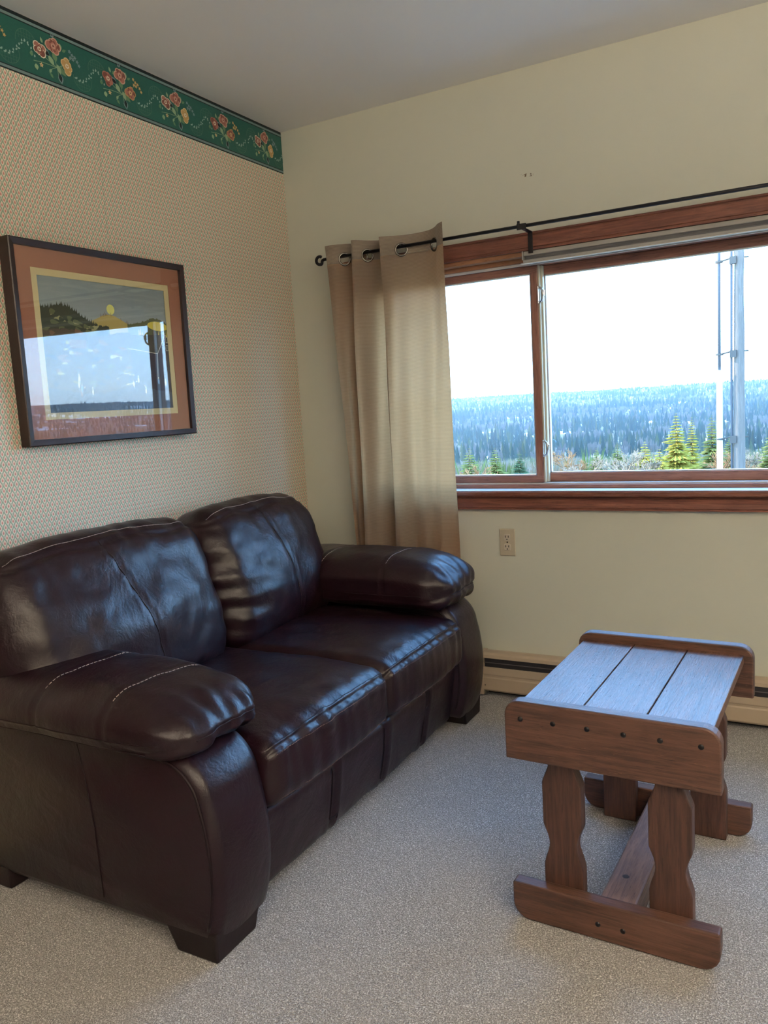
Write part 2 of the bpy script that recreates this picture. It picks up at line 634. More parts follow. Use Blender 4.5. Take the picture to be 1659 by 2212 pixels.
struct(MB().box(-0.15, RW + 0.15, RD - 0.15, 0.2, -0.12, 0.0).build('floor', m_carpet))
struct(MB().box(-0.15, RW + 0.15, RD - 0.15, 0.2, CEIL, CEIL + 0.12).build('ceiling', m_ceil))
struct(MB().box(-0.15, 0.0, -2.45, 0.2, 0.0, CEIL).build('wall_left', m_paper))
struct(MB().box(-0.15, 0.0, RD - 0.15, -2.45, 0.0, CEIL).build('wall_left_rear', m_panel))  # unseen stretch kept dark so the sofa side reflects less light
struct(MB().box(0.0, 0.02, -2.54, -2.452, 0.0, CEIL).build('trim_2', m_panel, bevel=0.004))
struct(MB().box(RW, RW + 0.15, RD - 0.15, 0.2, 0.0, CEIL).build('wall_right', m_wall2))
struct(MB().box(0.0, RW, RD - 0.15, RD, 0.0, CEIL).build('wall_rear', m_panel))
wf = MB()
wf.box(0, WX0, 0, 0.2, 0, CEIL)
wf.box(WX1, RW, 0, 0.2, 0, CEIL)
wf.box(WX0, WX1, 0, 0.2, 0, WZ0)
wf.box(WX0, WX1, 0, 0.2, WZ1, CEIL)
struct(wf.build('wall_far', m_wall, fixn=True))

# ---- wallpaper border (printed paper strip along the ceiling)
m_bgreen = NT('border_green_paper')
_n = m_bgreen.noise(140, 3, 0.6, m_bgreen.coord())
m_bgreen = m_bgreen.set(m_bgreen.mix(_n, (0.012, 0.090, 0.074), (0.020, 0.118, 0.095)), 0.45, 0.4)
INK = {}
for k, c in dict(rose=(0.38, 0.15, 0.115), rose_dark=(0.19, 0.065, 0.05), blush=(0.56, 0.35, 0.27), ivory=(0.72, 0.64, 0.50),
                 gold=(0.50, 0.31, 0.12), gold_light=(0.66, 0.48, 0.24), leaf=(0.13, 0.24, 0.13), leaf_light=(0.27, 0.38, 0.23),
                 blue=(0.20, 0.27, 0.30), lace=(0.075, 0.16, 0.125), stripe=(0.17, 0.24, 0.24), navy=(0.008, 0.016, 0.018), dot=(0.34, 0.44, 0.40)).items():
    INK[k] = plain('border_ink_' + k, c, 0.5, 0.35)
INKS = list(INK)
BZ0, BZ1 = 2.2655, 2.439
border = MB().box(0.0, 0.0008, -2.45, -0.001, BZ0, BZ1).build('trim_1', m_bgreen)
struct(border)
for nm, z0, z1, ink in (('border_line', BZ0, BZ0 + 0.004, 'navy'), ('border_line', BZ0 + 0.004, BZ0 + 0.012, 'stripe'), ('border_line', BZ0 + 0.012, BZ0 + 0.015, 'navy'),
                        ('border_line', BZ1 - 0.010, BZ1, 'navy'), ('border_line', BZ1 - 0.018, BZ1 - 0.010, 'stripe'), ('border_line', BZ1 - 0.021, BZ1 - 0.018, 'navy')):
    MB().box(0.0008, 0.0011, -2.45, -0.0012, z0, z1).build(nm, INK[ink], border)


class Print:
    """flat printed shapes in a (u, v) plane, stacked by a few hundredths of a millimetre"""
    def __init__(self):
        self.V, self.F, self.M = [], [], []
        self.h = 0.0

    def poly(self, pts, ink):
        self.h += 0.000008
        k = len(self.V)
        self.V += [(p[0], p[1], self.h) for p in pts]
        self.F.append(tuple(range(k, k + len(pts))))
        self.M.append(INKS.index(ink))

    def blob(self, u, v, a, b, rot, ink, n=10, lob=0, la=0.2, pw=1.0):
        pts = []
        for i in range(n):
            w = 2 * PI * i / n
            r = 1 + la * math.cos(lob * w) if lob else 1.0
            x, y = a * r * math.cos(w), b * r * math.sin(w)
            if pw != 1.0: y *= (1 - abs(x / a) ** 2 * 0.55) if x > 0 else 1
            pts.append((u + x * math.cos(rot) - y * math.sin(rot), v + x * math.sin(rot) + y * math.cos(rot)))
        self.poly(pts, ink)

    def leaf(self, u, v, L, w, rot, ink):
        pts = []
        for s in (1, -1):
            for i in range(6) if s == 1 else range(5, -1, -1):
                t = i / 5
                x, y = L * t, s * w * math.sin(PI * t) * (1.15 - 0.5 * t)
                pts.append((u + x * math.cos(rot) - y * math.sin(rot), v + x * math.sin(rot) + y * math.cos(rot)))
        self.poly(pts, ink)

    def line(self, P, w, ink):
        for a, b in zip(P[:-1], P[1:]):
            d = np.array(b) - np.array(a)
            n_ = np.array([-d[1], d[0]]) / (np.linalg.norm(d) + 1e-9) * w / 2
            self.poly([np.array(a) + n_, np.array(a) - n_, np.array(b) - n_, np.array(b) + n_], ink)


def rose(P, u, v, s, inks, rot=0.0):
    edge, body, dark, lightk = inks
    for i in range(6):
        w = rot + i * PI / 3
        k_ = 1.0 + 0.22 * math.sin(i * 2.4 + rot * 7)
        P.blob(u + 0.50 * s * k_ * math.cos(w), v + 0.56 * s * k_ * math.sin(w), 0.52 * s * k_, 0.50 * s * k_, w, edge, 10)
        P.blob(u + 0.44 * s * k_ * math.cos(w), v + 0.50 * s * k_ * math.sin(w), 0.45 * s * k_, 0.42 * s * k_, w, body if i % 2 else dark, 10)
    P.blob(u, v, 0.60 * s, 0.60 * s, 0, dark, 10, 5, 0.14)
    P.blob(u, v - 0.02 * s, 0.50 * s, 0.50 * s, 0.4, body, 10, 5, 0.12)
    for i in range(3):
        w = rot + 0.7 + i * 2.1
        P.blob(u + 0.2 * s * math.cos(w), v + 0.2 * s * math.sin(w), 0.26 * s, 0.11 * s, w + 1.5, lightk, 8)
    P.blob(u, v, 0.15 * s, 0.13 * s, 0, dark, 8)


def bouquet(kind):
    P = Print()
    # lacy swag between the bouquets
    for sgn, uc, vc in ((1, -0.105, 0.018), (-1, 0.098, -0.028)):
        pts = [(uc + 0.036 * math.cos(w), vc + sgn * 0.034 * math.sin(w)) for w in np.linspace(-0.35, PI + 0.2, 15)]
        P.line(pts, 0.0018, 'lace')
        for q in np.linspace(-0.024, 0.024, 6):
            hgt = 0.034 * math.sqrt(max(0, 1 - (q / 0.036) ** 2))
            P.line([(uc + q, vc + sgn * 0.004), (uc + q, vc + sgn * hgt)], 0.0011, 'lace')
        for q in (0.012, 0.021):
            P.line([(uc - 0.03, vc + sgn * q), (uc + 0.03, vc + sgn * q)], 0.0009, 'lace')
    for i in range(22):
        t = i / 21
        u = -0.137 + 0.060 * t
        v = -0.020 + 0.036 * math.sin(t * PI * 0.95 + 0.25)
        if i % 2 == 0: P.leaf(u, v, 0.009, 0.0028, 0.5 + t * 1.2 + (0.8 if i % 4 else -0.3), 'dot')
    for i in range(20):
        t = i / 19
        u = 0.066 + 0.066 * t
        v = -0.030 - 0.014 * math.sin(t * PI * 1.1) + 0.018 * t
        if i % 2 == 0: P.leaf(u, v, 0.009, 0.0028, 0.2 + t * 0.9 + (0.8 if i % 4 else -0.4), 'dot')
    # stems and leaves
    for tgt in ((-0.062, 0.012), (-0.008, 0.04), (0.035, -0.004), (0.062, 0.028), (-0.085, -0.028), (0.004, -0.055), (-0.03, -0.048)):
        P.line([(0.0, -0.022), (tgt[0] * 0.6, tgt[1] * 0.4 - 0.012), tgt], 0.0016, 'leaf_light')
    for u, v, L, w, r_, k in ((-0.01, -0.02, 0.034, 0.009, 2.2, 'leaf_light'), (0.006, -0.016, 0.036, 0.010, -0.7, 'leaf'), (0.002, -0.012, 0.030, 0.008, -1.2, 'leaf_light'),
                              (0.0, -0.005, 0.030, 0.010, 1.9, 'leaf'), (-0.046, 0.033, 0.018, 0.005, 1.9, 'leaf_light'), (-0.04, 0.03, 0.018, 0.005, 0.9, 'leaf'), (0.022, 0.035, 0.020, 0.006, 1.7, 'leaf_light'),
                              (0.026, 0.033, 0.018, 0.005, 0.5, 'leaf'), (-0.09, -0.018, 0.016, 0.007, 1.6, 'leaf'), (-0.078, -0.035, 0.018, 0.008, -1.4, 'leaf_light'), (-0.03, -0.045, 0.015, 0.005, 0.9, 'leaf_light'),
                              (-0.028, -0.046, 0.017, 0.005, -0.9, 'leaf'), (0.04, -0.012, 0.018, 0.005, 0.0, 'leaf'), (-0.008, 0.062, 0.010, 0.003, 2.0, 'blue'), (-0.006, 0.062, 0.011, 0.003, 1.1, 'blue')):
        P.leaf(u, v, L, w, r_, k)
    for u, v, r_ in ((-0.024, 0.004, 2.6), (0.008, -0.038, -1.4)):
        P.leaf(u, v, 0.030, 0.011, r_, 'blue')
        P.leaf(u, v, 0.025, 0.007, r_, 'navy')
    rust = ('blush', 'rose', 'rose_dark', 'blush')
    pale = ('ivory', 'rose_dark', 'rose', 'ivory')
    gold = ('gold_light', 'gold', 'gold', 'ivory')
    red = ('rose', 'rose', 'rose_dark', 'ivory')
    if kind == 0:
        rose(P, -0.060, 0.012, 0.0215, pale, 0.3)
        rose(P, -0.006, 0.038, 0.0250, rust, 0.1)
        rose(P, 0.040, -0.006, 0.0225, gold, 0.6)
        bl, bk = 'blue', 'stripe'
    else:
        rose(P, -0.060, 0.010, 0.0215, red, 0.5)
        rose(P, -0.006, 0.036, 0.0235, rust, 0.2)
        rose(P, 0.036, -0.008, 0.0220, ('gold', 'rose', 'rose_dark', 'gold_light'), 0.1)
        bl, bk = 'gold', 'gold_light'
    for u, v in ((0.055, 0.042), (0.064, 0.034), (0.074, 0.030), (0.066, 0.022), (0.082, 0.020), (0.056, 0.024), (0.088, 0.010)):
        P.blob(u, v, 0.0052, 0.0052, 0, bl, 10, 5, 0.3)
        P.blob(u, v, 0.0016, 0.0016, 0, bk, 6)
    P.blob(-0.058, -0.033, 0.0062, 0.0062, 0.3, 'gold_light', 10, 5, 0.3)
    P.blob(-0.058, -0.033, 0.0022, 0.0022, 0, 'rose', 6)
    return P


BQ = [bouquet(0), bouquet(1)]
bq_me = []
for P_ in BQ:
    me = bpy.data.meshes.new('flower_bouquet')
    me.from_pydata([(0.0012 + p[2], p[0], p[1]) for p in P_.V], [], P_.F)
    for k in INKS: me.materials.append(INK[k])
    me.polygons.foreach_set('material_index', P_.M)
    bq_me.append(me)
for i in range(9):
    o = bpy.data.objects.new('flower_bouquet', bq_me[i % 2])
    COL.objects.link(o)
    o.parent = border
    o.location = (0, -0.121 - 0.2675 * i, 2.349)
    if i == 0: o.scale = (1, 0.9, 1)

# ------------------------------------------------------------------ window
win = tag(empty('window_1', (1.74, 0.0, 0.84)), kind='structure', label='wide wooden slider window with red-brown casing, looking out on wooded hills')
YC = -0.022


def casing(z0, z1, flip=False):
    h = z1 - z0
    P = [(0, z0), (YC, z0), (YC, z0 + 0.10 * h), (YC + 0.003, z0 + 0.12 * h), (YC + 0.003, z0 + 0.15 * h), (YC, z0 + 0.18 * h)]
    P += [(YC + 0.002, z0 + 0.50 * h), (YC, z0 + 0.80 * h), (YC + 0.003, z0 + 0.83 * h), (YC + 0.003, z0 + 0.86 * h), (YC, z0 + 0.89 * h), (YC + 0.002, z1), (0, z1)]
    return P


MB().prism(casing(1.780, 1.847), 'x', WX0 - 0.07, WX1 + 0.07).build('head_casing', m_ww, win)
MB().prism(casing(0.785, 0.838), 'x', WX0 - 0.05, WX1 + 0.05).build('apron', m_ww, win)
for xa, xb in ((WX0 - 0.07, WX0 - 0.003), (WX1 + 0.003, WX1 + 0.07)):
    w_ = xb - xa
    side = MB()
    side.prism([(xa, 0), (xa, YC), (xa + 0.1 * w_, YC), (xa + 0.13 * w_, YC + 0.003), (xa + 0.17 * w_, YC), (xb - 0.17 * w_, YC), (xb - 0.13 * w_, YC + 0.003), (xb - 0.1 * w_, YC), (xb, YC + 0.002), (xb, 0)], 'z', 0.862, 1.779)
    side.build('side_casing', m_ww_z, win)
# stool (inner sill board) with nosed front, glossy
st = [(0.06, 0.840), (-0.042, 0.840), (-0.046, 0.845), (-0.046, 0.857), (-0.042, 0.862), (0.06, 0.862)]
m_sill = wood('sill_wood', WD, WL, 'x', 0.16, 0.8, 0.05, coat=0.6, spec=0.7)
MB().prism(st, 'x', WX0 - 0.075, WX1 + 0.075).build('stool', m_sill, win)
MB().box(WX0 - 0.07, WX1 + 0.07, -0.036, 0.0455, 0.8621, 0.8634).build('sill_skylight_strip', m_white_strip, win)  # white strip paints the sky light falling on the wooden stool top
jb = MB()
jb.box(WX0 - 0.002, WX1 + 0.002, -0.005, 0.19, WZ1 - 0.001, 1.7805)
jb.build('head_jamb', m_honey, win)
for xa in (WX0 - 0.012, WX1):
    MB().box(xa, xa + 0.012, -0.005, 0.19, 0.8625, WZ1 - 0.0015).build('side_jamb', m_ww_z, win)
MB().box(WX0, WX1, 0.040, 0.052, 1.746, WZ1).build('head_stop', m_honey, win, bevel=0.002)
MB().box(WX0, WX1, 0.062, 0.19, 1.7372, WZ1 - 0.0012).build('head_filler', m_sash_x, win)
MB().box(WX0, WX1, 0.052, 0.062, 1.737, WZ1).build('head_track', m_white_strip, win)
MB().box(WX0, WX1, 0.046, 0.058, 0.862, 0.879).build('sill_stop', m_sash_x, win, bevel=0.003)
MB().box(WX0, WX1, 0.058, 0.19, 0.862, 0.884).build('sill_track', m_white_strip, win)
MB().box(WX0, WX1, 0.10, 0.26, 0.83, 0.862).build('outer_sill', m_white_strip, win)


def sash(name, x0, x1, y0, y1, z0, z1, sl, sr, rt_, rb, label=None):
    s = MB()
    s.box(x0, x1, y0, y1, z0, z0 + rb)
    s.box(x0, x1, y0, y1, z1 - rt_, z1)
    o = s.build(name, m_sash_x, win, bevel=0.003)
    s2 = MB()
    s2.box(x0, x0 + sl, y0 + 0.0005, y1, z0 + rb, z1 - rt_)
    s2.build('stile', m_sash_z, o, bevel=0.003)
    s2 = MB()
    s2.box(x1 - sr, x1, y0 + 0.0005, y1, z0 + rb * 0.15, z1 - rt_ * 0.15)
    s2.build('stile', m_sash_z, o, bevel=0.003)
    ym = (y0 + y1) / 2
    bead = MB()
    bead.box(x0 + sl - 0.002, x0 + sl + 0.004, y0 + 0.006, y1 - 0.006, z0 + rb, z1 - rt_)
    bead.box(x1 - sr - 0.004, x1 - sr + 0.002, y0 + 0.006, y1 - 0.006, z0 + rb, z1 - rt_)
    bead.box(x0 + sl, x1 - sr, y0 + 0.006, y1 - 0.006, z0 + rb - 0.002, z0 + rb + 0.004)
    bead.box(x0 + sl, x1 - sr, y0 + 0.006, y1 - 0.006, z1 - rt_ - 0.004, z1 - rt_ + 0.002)
    bead.build('glazing_bead', m_white_strip, o)
    MB().box(x0 + sl - 0.002, x1 - sr + 0.002, ym - 0.002, ym + 0.002, z0 + rb - 0.002, z1 - rt_ + 0.002).build('pane', m_glass, o)
    return o


sash('sash', WX0 + 0.004, 1.113, 0.062, 0.092, 0.884, 1.737, 0.045, 0.030, 0.030, 0.030)
sash('sash', 1.090, 2.395, 0.102, 0.132, 0.884, 1.737, 0.038, 0.038, 0.036, 0.036)
sash('sash', 2.370, WX1 - 0.004, 0.062, 0.092, 0.884, 1.737, 0.030, 0.045, 0.030, 0.030)
# pale interlock strip on the meeting stile, in two ribs
MB().box(1.113, 1.120, 0.066, 0.102, 0.886, 1.735).box(1.120, 1.128, 0.082, 0.102, 0.886, 1.735).build('interlock_strip', m_pale_strip, win, bevel=0.0015)
MB().box(2.363, 2.370, 0.066, 0.102, 0.886, 1.735).build('interlock_strip', m_pale_strip, win, bevel=0.0015)
for zc in (1.622, 1.022):
    l_ = MB()
    l_.box(1.1125, 1.1165, 0.058, 0.082, zc - 0.034, zc + 0.034)
    ob = l_.build('latch', m_chrome, win, bevel=0.002)
    hd = MB()
    hd.tube(catmull([(1.116, 0.066, zc - 0.030), (1.128, 0.060, zc - 0.022), (1.134, 0.056, zc), (1.130, 0.058, zc + 0.020), (1.117, 0.064, zc + 0.030)], 5), 0.0048, 8)
    hd.box(1.128, 1.140, 0.054, 0.064, zc - 0.006, zc + 0.016)
    hd.build('latch_lever', m_chrome, ob, smooth=False, bevel=0.001)

# blind headrail under the head casing, over the fixed middle light
bl = tag(empty('window_blind', (1.85, -0.01, 1.73)), 'raised grey cellular blind with headrail across the window head', 'blind')
BX0, BX1 = 1.086, 2.62
MB().box(BX0, BX1, -0.016, 0.028, 1.762, 1.779).build('headrail', m_grey, bl, bevel=0.003)
MB().prism([(-0.008, 1.762), (-0.001, 1.754), (-0.008, 1.747), (0.024, 1.747), (0.020, 1.754), (0.024, 1.762)], 'x', BX0 + 0.004, BX1 - 0.004).build('folded_cells', m_grey_d, bl)
MB().box(BX0 - 0.002, BX1 + 0.002, -0.016, 0.026, 1.736, 1.747).build('bottom_rail', m_grey, bl, bevel=0.002)
MB().box(BX0 - 0.012, BX1 + 0.012, -0.018, -0.004, 1.7328, 1.736).build('bottom_lip', m_offwhite, bl, bevel=0.0012)
MB().box(BX0 - 0.006, BX0, -0.018, 0.026, 1.748, 1.780).build('end_cap', m_grey, bl, bevel=0.001)

# ------------------------------------------------------------------ curtain rod
RY, RZ = -0.090, 1.857
rod = tag(empty('curtain_rod', (1.75, RY, RZ)), 'thin black iron curtain rod with a curled hook end above the window', 'curtain rod')
MB().tube([(0.235, RY, RZ), (3.27, RY, RZ)], 0.0065, 12).build('pole', m_black, rod, smooth=True)
for sx_, xe in ((1, 0.235), (-1, 3.27)):
    hk = [(xe + sx_ * 0.01, RY, RZ), (xe - sx_ * 0.006, RY, RZ - 0.003)]
    for w in np.linspace(0, 1, 12):
        a = math.radians(-62 - 240 * w)
        r_ = 0.0185 - 0.004 * w
        hk.append((xe - sx_ * (0.020 - r_ * math.cos(a) * 1.05), RY, RZ + 0.000 + r_ * math.sin(a)))
    MB().tube(catmull(hk, 4), 0.0062, 10).build('hook_finial', m_black, rod, smooth=True)
for xb in (1.118, 2.40):
    br = MB()
    br.box(xb - 0.009, xb + 0.009, YC - 0.0035, YC, 1.768, 1.846)
    br.box(xb - 0.009, xb + 0.009, RY - 0.010, YC, 1.8435, 1.847)
    b_ = br.build('bracket', m_black, rod, bevel=0.001)
    cl = MB().torus((xb - 0.022, RY, RZ + 0.003), (1, 0, 0), 0.0095, 0.0035, 16, 6)
    cl.box(xb - 0.026, xb - 0.018, RY - 0.004, RY + 0.004, RZ + 0.008, RZ + 0.020)
    cl.box(xb - 0.026, xb + 0.009, RY - 0.010, RY - 0.006, RZ - 0.013, RZ + 0.008)
    cl.build('clip', m_black, b_)

# ------------------------------------------------------------------ curtain
cur = tag(empty('curtain', (0.53, RY, RZ)), 'tan woven grommet curtain gathered at the left end of the window', 'curtain')
top = [(.262, -.028), (.300, -.026), (.338, .000), (.375, .024), (.412, .036), (.432, .026), (.424, .004), (.402, -.024), (.397, -.040), (.414, -.036), (.450, .000),
       (.492, .026), (.540, .038), (.562, .028), (.552, .004), (.532, -.026), (.529, -.044), (.552, -.036), (.606, .000), (.652, .016), (.705, .018), (.752, .000), (.778, -.022), (.803, -.034)]
bot = [(.318, -.004), (.328, -.010), (.340, .000), (.356, .012), (.378, .020), (.388, .010), (.380, -.006), (.370, -.024), (.374, -.040), (.396, -.046), (.428, -.036),
       (.462, -.020), (.490, -.012), (.505, -.016), (.512, -.026), (.520, -.036), (.536, -.046), (.560, -.048), (.610, -.034), (.655, -.022), (.700, -.022), (.742, -.032), (.778, -.044), (.812, -.046)]
NS = 10
ct, cb = np.array(catmull(top, NS)), np.array(catmull(bot, NS))
seg = np.linalg.norm(np.diff(ct, axis=0), axis=1)
su = np.concatenate([[0], np.cumsum(seg)])
ZT, ZB = 1.903, 0.33
HB = 1.826
gi = [2 * NS, 10 * NS, 18 * NS, 21 * NS]


def curt_pt(z):
    k = (ZT - z) / (ZT - ZB)
    w = k ** 0.85
    p = ct * (1 - w) + cb * w
    ar = 0.011 * np.sin(su * 31 + z * 1.6) * min(1, k * 4) + 0.008 * np.sin(su * 63 - z * 2 + 1.0) * min(1, k * 3)
    q = np.empty((len(p), 3))
    q[:, 0] = p[:, 0] + 0.0025 * np.sin(z * 7 + su * 4) * min(1, k * 3)
    q[:, 1] = RY + p[:, 1] + ar
    q[:, 2] = z + (0.010 * sstep(su[-1] - 0.09, su[-1], su) + 0.004 * np.sin(su * 9)) * (1 - min(1, k * 9))
    return q


def curtain_part(name, zs, mat, parent, holes=False, off=0.0):
    rows = [curt_pt(z) for z in zs]
    n = len(su)
    V = np.concatenate(rows)
    if off:
        V = V.copy()
        V[:, 1] -= off
    F = []
    for i in range(len(zs) - 1):
        for j in range(n - 1):
            if holes:
                zc = (zs[i] + zs[i + 1]) / 2
                sc_ = (su[j] + su[j + 1]) / 2
                if any((sc_ - su[g]) ** 2 + (zc - GZ) ** 2 < 0.0215 ** 2 for g in gi + gh):
                    continue
            F.append((i * n + j, i * n + j + 1, (i + 1) * n + j + 1, (i + 1) * n + j))
    o = mesh_obj(name, V, F, mat, parent, True)
    uvl = o.data.uv_layers.new(name='UVMap')
    uv = np.stack([np.tile(su, len(zs)), np.repeat(np.array(zs), n)], 1)
    idx = np.empty(len(o.data.loops), int)
    o.data.loops.foreach_get('vertex_index', idx)
    uvl.data.foreach_set('uv', uv[idx].astype('f').ravel())
    return o


GZ = RZ - 0.013
gh = [6 * NS, 14 * NS]                                  # grommets hidden in the return folds
curtain_part('panel', list(np.linspace(HB + 0.002, ZB, 70)), m_curtain, cur)
curtain_part('header_band', list(np.linspace(ZT, HB, 34)), m_header, cur, holes=True)
for g in gi + gh:
    q = curt_pt(GZ)
    c = q[g].copy()
    tdir = q[min(g + 2, len(q) - 1)] - q[g - 2]
    nrm = Vector((tdir[1], -tdir[0], 0))
    MB().torus((c[0], c[1], GZ), nrm, 0.0235, 0.0042, 28, 8).build('grommet', m_bronze, cur, smooth=True)
# ------------------------------------------------------------------ outlet
ou = tag(empty('wall_outlet', (0.9715, 0.0, 0.648)), 'almond duplex electrical outlet on the cream wall below the window', 'outlet')
MB().box(0.938, 1.005, -0.006, 0.0, 0.592, 0.704).build('cover_plate', m_outlet, ou, bevel=0.003)
for zc in (0.6685, 0.6285):
    pts = []
    for i in range(20):
        w = 2 * PI * i / 20
        pts.append((0.9715 + max(-0.0145, min(0.0145, 0.0172 * math.cos(w))), zc + max(-0.0135, min(0.0135, 0.0172 * math.sin(w)))))
    r_ = MB().prism(pts, 'y', -0.0082, -0.005).build('receptacle', m_outlet2, ou, bevel=0.0008)
    for dx in (-0.0062, 0.0062):
        MB().box(0.9715 + dx - 0.0014, 0.9715 + dx + 0.0014, -0.0086, -0.008, zc - 0.001, zc + 0.0075).build('slot', m_slot, r_)
    MB().prism(arc(0.9715, zc - 0.0075, 0.0027, 0, 324, 9), 'y', -0.0086, -0.008).build('ground_hole', m_slot, r_)
MB().disc((0.9715, -0.006, 0.6485), (0, -1, 0), 0.0032, 12, 0.0012).build('screw', m_screw, ou)

# ------------------------------------------------------------------ baseboard heater
hb = tag(empty('baseboard_heater', (2.5, -0.03, 0.0)), 'long tan metal baseboard heater with a dark slot along the window wall', 'heater')
HX0, HX1 = 0.862, 4.05
MB().prism([(-0.001, 0.186), (-0.022, 0.189), (-0.046, 0.187), (-0.056, 0.179), (-0.058, 0.166), (-0.055, 0.166), (-0.053, 0.176), (-0.044, 0.183), (-0.022, 0.185), (-0.006, 0.182), (-0.006, 0.012), (-0.001, 0.012)], 'x', HX0, HX1).build('back_panel', m_heat, hb)
MB().prism([(-0.060, 0.130), (-0.064, 0.129), (-0.0655, 0.100), (-0.0625, 0.094), (-0.0625, 0.088), (-0.0655, 0.082), (-0.066, 0.034), (-0.060, 0.026), (-0.030, 0.024), (-0.030, 0.027), (-0.058, 0.030), (-0.063, 0.036), (-0.0625, 0.127)], 'x', HX0, HX1).build('front_cover', m_heat, hb)
MB().prism([(-0.040, 0.143), (-0.054, 0.147), (-0.0545, 0.144), (-0.040, 0.140)], 'x', HX0 + 0.004, HX1).build('damper', m_fin, hb)
MB().box(HX0, HX1, -0.045, -0.006, 0.030, 0.110).build('heating_element', m_heat_d, hb)
MB().box(HX0 + 0.002, HX1, -0.046, -0.0062, 0.112, 0.1815).build('slot_shade', m_heat_d, hb)  # dark box stands in for the shade inside the slot
MB().prism([(-0.0005, 0.190), (-0.046, 0.191), (-0.060, 0.181), (-0.062, 0.165), (-0.069, 0.128), (-0.0695, 0.010), (-0.0005, 0.010)], 'x', HX0 - 0.016, HX0 + 0.003).build('end_cap', m_heat, hb, bevel=0.002)
MB().box(HX0, HX1, -0.006, -0.001, 0.0, 0.02).build('toe_plate', m_heat_d, hb)
MB().disc((HX0 + 0.010, -0.0662, 0.052), (0, -1, 0), 0.0025, 8, 0.001).build('screw', m_screw, hb)

# ------------------------------------------------------------------ framed picture
pic = tag(empty('framed_picture', (0.030, -1.1175, 1.4735), (0, math.radians(0.75), math.radians(-0.95))), 'dark framed landscape print behind glass on the papered wall above the sofa', 'picture')
PW, PH = 0.356, 0.3035                                   # half sizes
fp = [(-0.024, PW, PH), (0.018, PW, PH), (0.020, PW - 0.003, PH - 0.003), (0.016, PW - 0.019, PH - 0.019), (0.006, PW - 0.020, PH - 0.020), (-0.024, PW - 0.020, PH - 0.020)]
for k in range(4):
    V, F = [], []
    for (x, a, b) in fp:
        cs = [(-a, -b), (a, -b), (a, b), (-a, b)]
        V.append((x, *cs[k]))
        V.append((x, *cs[(k + 1) % 4]))
    n = len(fp)
    for i in range(n):
        j = (i + 1) % n
        F.append((2 * i, 2 * i + 1, 2 * j + 1, 2 * j))
    m_ = MB().add(V, F)
    m_.build('frame_rail', m_frame, pic, local=True)
def ring(x0, x1, a, b, c, d, bev=0.0):
    m_ = MB()
    m_.box(x0, x1, -a, a, d, b)
    m_.box(x0, x1, -a, a, -b, -d)
    m_.box(x0, x1, -a, -c, -d, d)
    m_.box(x0, x1, c, a, -d, d)
    return m_
MO, MH = 0.2815, 0.2260
PO, PHH = 0.2605, 0.2055
ring(0.004, 0.0055, PW - 0.019, PH - 0.019, MO, MH).build('mat_board', m_mat, pic, local=True)
ring(0.002, 0.0039, MO + 0.01, MH + 0.01, PO, PHH).build('inner_mat', m_mat2, pic, local=True)
MB().box(-0.022, -0.002, -PW + 0.02, PW - 0.02, -PH + 0.02, PH - 0.02).build('backing_board', m_backing, pic, local=True)
MB().box(0.0085, 0.0105, -PW + 0.0195, PW - 0.0195, -PH + 0.0195, PH - 0.0195).build('glass', m_picglass, pic, local=True)


def art():
    t = NT('painted_evening_sky')
    o = t.xyz()
    v = t.coord((1, 2.0, 14))
    n1 = t.noise(5, 4, 0.6, v, 0.6)
    h = t.step(o[2], -0.05, 0.2)
    c = t.mix(h, (0.55, 0.60, 0.56), (0.30, 0.37, 0.37))
    c = t.mix(t.math('MULTIPLY', t.step(n1, 0.4, 0.7), 0.5), c, (0.43, 0.48, 0.47))
    return t.set(c, 0.6, 0.3)


MB().box(0.0, 0.0010, -PO - 0.004, PO + 0.004, -PHH - 0.004, PHH + 0.004).build('print', art(), pic, local=True)
ART = {}
for k, c in dict(hill_dark=(0.035, 0.045, 0.022), hill_green=(0.10, 0.11, 0.045), hill_gold=(0.34, 0.27, 0.085), field=(0.28, 0.26, 0.12), gold=(0.62, 0.44, 0.06),
                 moon=(0.78, 0.60, 0.16), barn=(0.035, 0.030, 0.040), roof=(0.060, 0.055, 0.035), pale=(0.50, 0.47, 0.36), earth=(0.075, 0.058, 0.036), shade=(0.030, 0.028, 0.030),
                 water=(0.05, 0.06, 0.075), blue=(0.12, 0.20, 0.30), rust=(0.16, 0.09, 0.05)).items():
    ART[k] = plain('print_ink_' + k, tuple(min(0.85, v * 1.6) for v in c), 0.6, 0.3)
save_inks = INKS
INKS = list(ART)
A = Print()
rr = random.Random(4)
def ridge(u0, u1, f, base, ink, rough=0.004, n=60):
    pts = [(u0, base)]
    for i in range(n + 1):
        u = u0 + (u1 - u0) * i / n
        pts.append((u, f(u) + rr.uniform(-rough, rough)))
    pts.append((u1, base))
    A.poly(pts, ink)
def bell(u, c, w, h): return h * math.exp(-((u - c) / w) ** 2)
A.blob(0.013, 0.123, 0.0165, 0.0165, 0, 'moon', 20)
ridge(-0.085, 0.13, lambda u: 0.070 + bell(u, 0.005, 0.07, 0.036), -0.2, 'hill_gold', 0.0008)
for i in range(14):
    u = rr.uniform(-0.05, 0.09)
    A.line([(u, 0.070 + bell(u, 0.005, 0.07, 0.032)), (u + rr.uniform(-0.004, 0.004), 0.071 + bell(u, 0.005, 0.07, 0.036) + rr.uniform(0.002, 0.009))], 0.0012, 'rust')
ridge(0.08, 0.264, lambda u: 0.082 + bell(u, 0.205, 0.06, 0.024), -0.2, 'hill_green', 0.003)
A.blob(0.218, 0.080, 0.048, 0.016, -0.05, 'gold', 14)
